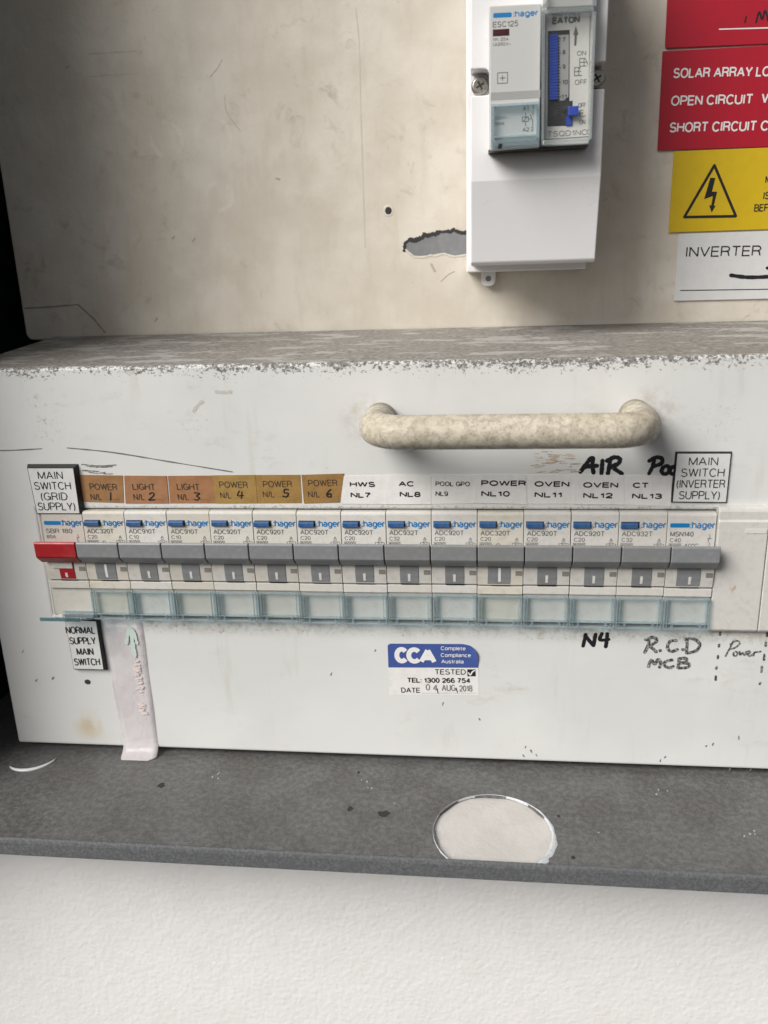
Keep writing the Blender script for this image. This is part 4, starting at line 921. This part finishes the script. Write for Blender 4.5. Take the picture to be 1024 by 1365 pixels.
g = G(); g.plate(rounded([(lg.x - 3.2, lg.z - 3.6), (lg.x + 3.2, lg.z - 3.6), (lg.x + 3.2, lg.z + 6), (lg.x - 3.2, lg.z + 6)], [3, 3, 0, 0]), YU - 5, 3.5); g.done('fixing_lug', m_white, r, bevel=0.3)
g = G(); g.disc(lg.x, lg.z - 0.4, 1.25, YU - 5.05, 0.03, 16); g.done('lug_hole', m_darkbeige, r)
for (px, py) in ((640, 113), (797, 103)):
    c_ = P(px, py, YC + 5); rr = 3.2
    v = []; f = []
    s_ = G(); s_.disc(c_.x, c_.z, rr, YC + 6.2, 4, 28)
    so_ = s_.done('screw', m_screw, r, bevel=0.8, seg=3)
    g = G()
    for ang in (0.5, 0.5 + math.pi / 2):
        d_ = Vector((math.cos(ang), math.sin(ang))); n_ = Vector((-d_.y, d_.x)); c2_ = Vector((c_.x, c_.z))
        y_ = YC + 6.14 - (0.02 if ang > 1 else 0)
        pp = [c2_ + d_ * 1.6 + n_ * .32, c2_ - d_ * 1.6 + n_ * .32, c2_ - d_ * 1.6 - n_ * .32, c2_ + d_ * 1.6 - n_ * .32]
        g.add([(a_.x, y_, a_.y) for a_ in pp], [(0, 1, 2, 3)])
    g.done('cross_slot', m_dark, so_)

# contactor module
def quad(pts, Y): return pxq(pts, Y)
r = empty('contactor', ((mx0 + mx1) / 2 - 9, YC + 2, zm0)); tag(r, 'grey contactor module with tinted clear label window beside the time switch', 'contactor')
G().plate(pxq([c2(165, 40), c2(521, 22), c2(508, 1005), c2(168, 1028)], YM), YM, 14).done('body', m_grey, r, bevel=0.4)
G().plate(pxq([c2(176, 632), c2(515, 614), c2(513, 668), c2(176, 686)], YM), YM - 0.06, 0.05).done('band', m_greyband, r)
G().plate(pxq([c2(160, 1022), c2(840, 986), c2(840, 998), c2(160, 1034)], YM + 2), YM + 2, 9).done('shadow_gap', m_black, r)
g = G(); g.plate(rounded(pxq([c2(192, 90), c2(318, 84), c2(318, 116), c2(192, 122)], YM), .5), YM - 0.06, 0.05); g.done('logo_bar', m_logo, r)
g = G(); pxtext(g, ':hager', c2(328, 116), c2(500, 106), 8.2, YM, .014); g.done('lettering', m_logo, r)
g = G(); pxtext(g, 'ESC125', c2(190, 188), c2(362, 178), 7.6, YM)
pxtext(g, 'Ith: 25A', c2(192, 280), c2(298, 276), 4.2, YM); pxtext(g, 'Ui:250V~', c2(192, 314), c2(312, 308), 4.2, YM)
o_ = pxq([c2(222, 498), c2(290, 494), c2(290, 566), c2(222, 570)], YM)
for i in range(4): stroke(g, [o_[i], o_[(i + 1) % 4]], .22, YM, smooth=False, jit=0)
pxstroke(g, [c2(256, 514), c2(256, 550)], .9, YM, smooth=False, jit=0); pxstroke(g, [c2(238, 533), c2(275, 531)], .9, YM, smooth=False, jit=0)
pxtext(g, '230V~', c2(202, 818), c2(292, 812), 4.4, YM); pxtext(g, '50Hz', c2(204, 858), c2(268, 852), 4.4, YM)
pxtext(g, 'A1', c2(394, 756), c2(434, 754), 6, YM); pxtext(g, '1', c2(458, 750), c2(468, 750), 6, YM); pxtext(g, 'A2 2', c2(392, 900), c2(468, 894), 5.6, YM)
for q in ([(390, 800), (432, 797)], [(390, 830), (432, 827)], [(390, 800), (390, 830)], [(432, 797), (432, 827)], [(413, 770), (413, 798)], [(413, 829), (413, 860)], [(400, 826), (422, 800)], [(432, 812), (450, 811)], [(464, 758), (464, 782)], [(446, 784), (462, 826)], [(462, 826), (462, 860)]):
    pxstroke(g, [c2(*a_) for a_ in q], .8, YM, smooth=False, jit=0)
g.done('lettering', m_inkgrey, r)
m_win = plastic('dark red indicator window', (0.05, 0.012, 0.014), 0.2, 0.05)
G().plate(pxq([c2(190, 202), c2(302, 196), c2(302, 242), c2(190, 248)], YM), YM - 0.07, 0.06).done('indicator_window', m_win, r)
wq = [c2(176, 712), c2(512, 690), c2(506, 985), c2(176, 1000)]
G().plate(pxq(wq, YM - 2), YM - 2.2, 0.8).done('label_holder', m_clear, r, bevel=0.1)
lh = r.children[-1]
g = G(); z_ = YM - 3.0
for q in ([(176, 712), (198, 710), (198, 960), (176, 962)], [(490, 692), (512, 690), (508, 945), (486, 946)], [(198, 712), (490, 694), (490, 712), (198, 730)], [(176, 962), (508, 942), (506, 985), (176, 1000)], [(198, 930), (486, 914), (486, 926), (198, 942)]):
    g.plate(pxq([c2(*a_) for a_ in q], z_), z_, 2.8)
g.done('holder_rim', m_rim, lh, bevel=0.1)
G().plate(pxq([c2(228, 990), c2(252, 988), c2(250, 1022), c2(222, 1024)], YM), YM - 3.3, 0.2).done('clip', m_black, r)

# time switch
YS = YM - 1.0
r = empty('time_switch', ((mx0 + mx1) / 2 + 9, YC + 2, zm0)); tag(r, 'clear fronted time switch with blue dial segments beside the grey contactor', 'time switch')
tb = P(700, 0, YS).z + 12
G().plate([(P(*c2(524, 500), YS).x, P(*c2(524, 1000), YS).z), (P(*c2(872, 500), YS).x, P(*c2(872, 972), YS).z), (P(*c2(884, 300), YS).x, tb), (P(*c2(530, 300), YS).x, tb)], YS + 5, 7).done('body', m_grey, r, bevel=0.3)
Yd = YS + 5
m_face = plastic('pale time switch face', (0.60, 0.60, 0.585), 0.45, 0.04)
G().plate(pxq([c2(556, 100), c2(850, 86), c2(840, 930), c2(548, 950)], Yd), Yd - 0.3, 0.25).done('face', m_face, r)
Yf = Yd - 0.3
m_dial = plastic('dial well', (0.022, 0.022, 0.026), 0.5, 0.2, (0.1, 0.1, 0.11), .3); m_scale = plastic('dial scale', (0.34, 0.345, 0.355), 0.5, 0.1)
d_ = G().plate(pxq([c2(566, 212), c2(714, 204), c2(712, 690), c2(734, 688), c2(732, 856), c2(562, 864)], Yf), Yf - 0.08, 0.06).done('dial', m_dial, r)
G().plate(pxq([c2(632, 240), c2(710, 236), c2(706, 660), c2(676, 684), c2(636, 690)], Yf - .1), Yf - 0.14, 0.05).done('scale', m_scale, d_)
g = G()
for i in range(23):
    y0 = 240 + i * 19.4; sh = (i % 3) * 2
    g.plate(pxq([c2(575, y0), c2(632, y0 - 3), c2(632, y0 + 14), c2(575, y0 + 17)], Yf - .1), Yf - 1.0 + 0.05 * (i % 3), 0.8)
g.done('segment_row', m_blueclip, d_)
g = G()
for s_, x_, y_ in (('7', 664, 286), ('8', 664, 372), ('9', 664, 470), ('10', 662, 576), ('11', 656, 676), ('12', 652, 772)): pxtext(g, s_, c2(x_, y_), c2(x_ + (20 if len(s_) < 2 else 38), y_ - 1), 6.0, Yf - .14, .004)
for i in range(27): y_ = 262 + i * 20; pxstroke(g, [c2(634, y_), c2(652 if i % 5 == 0 else 646, y_)], 1.0, Yf - .14, smooth=False, jit=0)
g.done('scale_lettering', m_ink, d_)
g = G(); g.plate(pxq([c2(700, 730), c2(772, 726), c2(772, 792), c2(702, 796)], Yf - 1), Yf - 2.6, 1.6); g.done('selector', m_blueclip, r, bevel=0.3)
g = G(); g.plate(pxq([c2(690, 796), c2(730, 794), c2(730, 852), c2(688, 856)], Yf - .5), Yf - 0.6, .4); g.done('selector_tail', m_blueclip, r)
g = G(); pxtext(g, 'EATON', c2(594, 168), c2(784, 156), 9.8, Yf, .045)
pxtext(g, 'ON', c2(764, 382), c2(826, 378), 6.6, Yf); pxtext(g, 'OFF', c2(748, 580), c2(832, 576), 6.8, Yf); pxtext(g, 'OFF', c2(772, 736), c2(824, 733), 6.4, Yf); pxtext(g, 'ON', c2(780, 850), c2(820, 848), 6.4, Yf)
pxtext(g, 'TSQD1NO', c2(560, 936), c2(836, 920), 7.4, Yf, .0)
pxstroke(g, [c2(752, 306), c2(756, 232)], 3.0, Yf, smooth=False, jit=0, off=.07)
a_ = pxq([c2(738, 240), c2(774, 238), c2(756, 176)], Yf); g.add([(x_, Yf - .1, z_) for x_, z_ in a_], [(0, 1, 2)])
for q in ([(782, 400), (820, 398)], [(782, 400), (782, 450)], [(782, 426), (836, 424)], [(782, 452), (830, 450)], [(812, 398), (812, 450)], [(820, 398), (838, 440)], [(748, 462), (786, 460)], [(748, 462), (746, 516)], [(746, 490), (790, 488)], [(746, 517), (796, 514)], [(778, 462), (776, 516)], [(786, 460), (770, 488)],
          [(790, 750), (780, 770), (786, 792), (806, 796), (820, 790)], [(790, 772), (806, 770)], [(808, 752), (790, 750)]):
    pxstroke(g, [c2(*a_) for a_ in q], .9, Yf, smooth=False, jit=0)
g.done('lettering', m_inkgrey, r)
Yh = YS - 1.5
hs_ = G(); hs_.plate(pxq([c2(548, 92), c2(878, 76), c2(850, 958), c2(540, 974)], Yh), Yh, 0.9); ho = hs_.done('clear_front', m_clearhouse, r, bevel=0.1)
g = G()
for q in ([(524, 30), (548, 28), (540, 985), (522, 990)], [(872, 80), (896, 78), (866, 950), (846, 958)], [(548, 60), (878, 44), (880, 80), (548, 98)], [(540, 958), (850, 944), (846, 978), (524, 994)], [(530, -60), (560, -62), (556, 28), (530, 30)], [(870, -70), (900, -72), (898, 44), (872, 46)]):
    g.plate(pxq([c2(*a_) for a_ in q], Yh), Yh - 0.4, 5.5)
g.done('front_rim', m_houserim, ho, bevel=0.25)
g = G(); g.plate(pxq([c2(560, -40), c2(870, -56), c2(870, 44), c2(560, 60)], YS + 2), YS + 1.5, 3); g.done('hinge_block', m_greyband, r, bevel=0.4)

# ================================================================= signs on the upper panel
def sign(corners, mat, label, th=0.9, rad=1.2, off=0.03):
    q = pxq(corners, YU); r = empty('warning_sign', (sum(a_[0] for a_ in q) / 4, YU, min(a_[1] for a_ in q))); tag(r, label, 'sign', 'laminated signs on the upper panel')
    G().plate(rounded(q, rad, 4), YU - off - th, th).done('plate', mat, r, bevel=0.15)
    return r, YU - off - th
m_edge = flat('sign edge', (0.02, 0.02, 0.02), 0.5)
r, Ys = sign([(892, -60), (1120, -70), (1120, 55), (886, 65)], m_signred, 'red sign with rounded corner at the top, above SOLAR ARRAY')
g = G(); pxstroke(g, [(959, 39), (1030, 37)], 1.6, Ys, smooth=False, jit=0); g.done('rule', m_whiteink, r)
g = G(); pxstroke(g, [(993, 30), (995, 22)], 2, Ys); pxstroke(g, [(1008, 30), (1012, 16), (1016, 26), (1020, 14), (1024, 28)], 2.5, Ys); g.done('handwriting', m_marker, r)
r, Ys = sign([(883, 69), (1200, 52), (1196, 190), (876, 201)], m_signred, 'red sign with white lines SOLAR ARRAY, OPEN CIRCUIT and SHORT CIRCUIT', rad=.2, off=.1)
g = G()
for s_, L_, R_ in (('SOLAR ARRAY LO', c1(717, 252), c1(1030, 246)), ('OPEN CIRCUIT', c1(710, 341), c1(974, 335)), ('V', c1(1001, 333), c1(1024, 332)), ('SHORT CIRCUIT C', c1(705, 427), c1(1024, 421))): pxtext(g, s_, L_, R_, 13.5, Ys, .012)
g.done('lettering', m_whiteink, r)
r, Ys = sign([(898, 202), (1200, 190), (1196, 300), (891, 310)], m_signyel, 'yellow warning sign with black lightning triangle', rad=.2, off=.06)
g = G()
tri = [c1(851, 532), c1(920, 696), c1(754, 699)]
for i in range(3): pxstroke(g, [tri[i], tri[(i + 1) % 3]], 3.6, Ys, smooth=False, jit=0)
bolt = pxq([c1(838, 572), c1(854, 573), c1(843, 617), c1(860, 617), c1(849, 662), c1(855, 662), c1(842, 684), c1(834, 661), c1(841, 661), c1(846, 631), c1(818, 641)], Ys)
g.plate(bolt, Ys - .09, .03); g.done('hazard_symbol', m_ink, r)
g = G(); pxtext(g, 'M', c1(1014, 590), c1(1034, 589), 10, Ys, .006); pxtext(g, 'IS', c1(1007, 642), c1(1028, 641), 10, Ys, .006); pxtext(g, 'BEF', c1(978, 682), c1(1024, 680), 10, Ys, .006); g.done('lettering', m_ink, r)
r, Ys = sign([(904, 312), (1200, 302), (1196, 394), (898, 401)], m_signwhite, 'white sign reading INVERTER with a marker stroke', rad=.2, off=.12)
g = G(); pxtext(g, 'INVERTER', c1(757, 828), c1(1000, 824), 14, Ys, -.002); g.done('lettering', m_ink, r)
g = G(); pxstroke(g, [c1(742, 935), c1(1100, 930)], 1.2, Ys, smooth=False, jit=0); g.done('rule', m_ink, r)
g = G(); pxstroke(g, [c1(903, 886), c1(950, 892), c1(1000, 892), c1(1060, 888)], 5, Ys); pxstroke(g, [c1(1020, 862), c1(1034, 868)], 4, Ys); g.done('handwriting', m_marker, r)
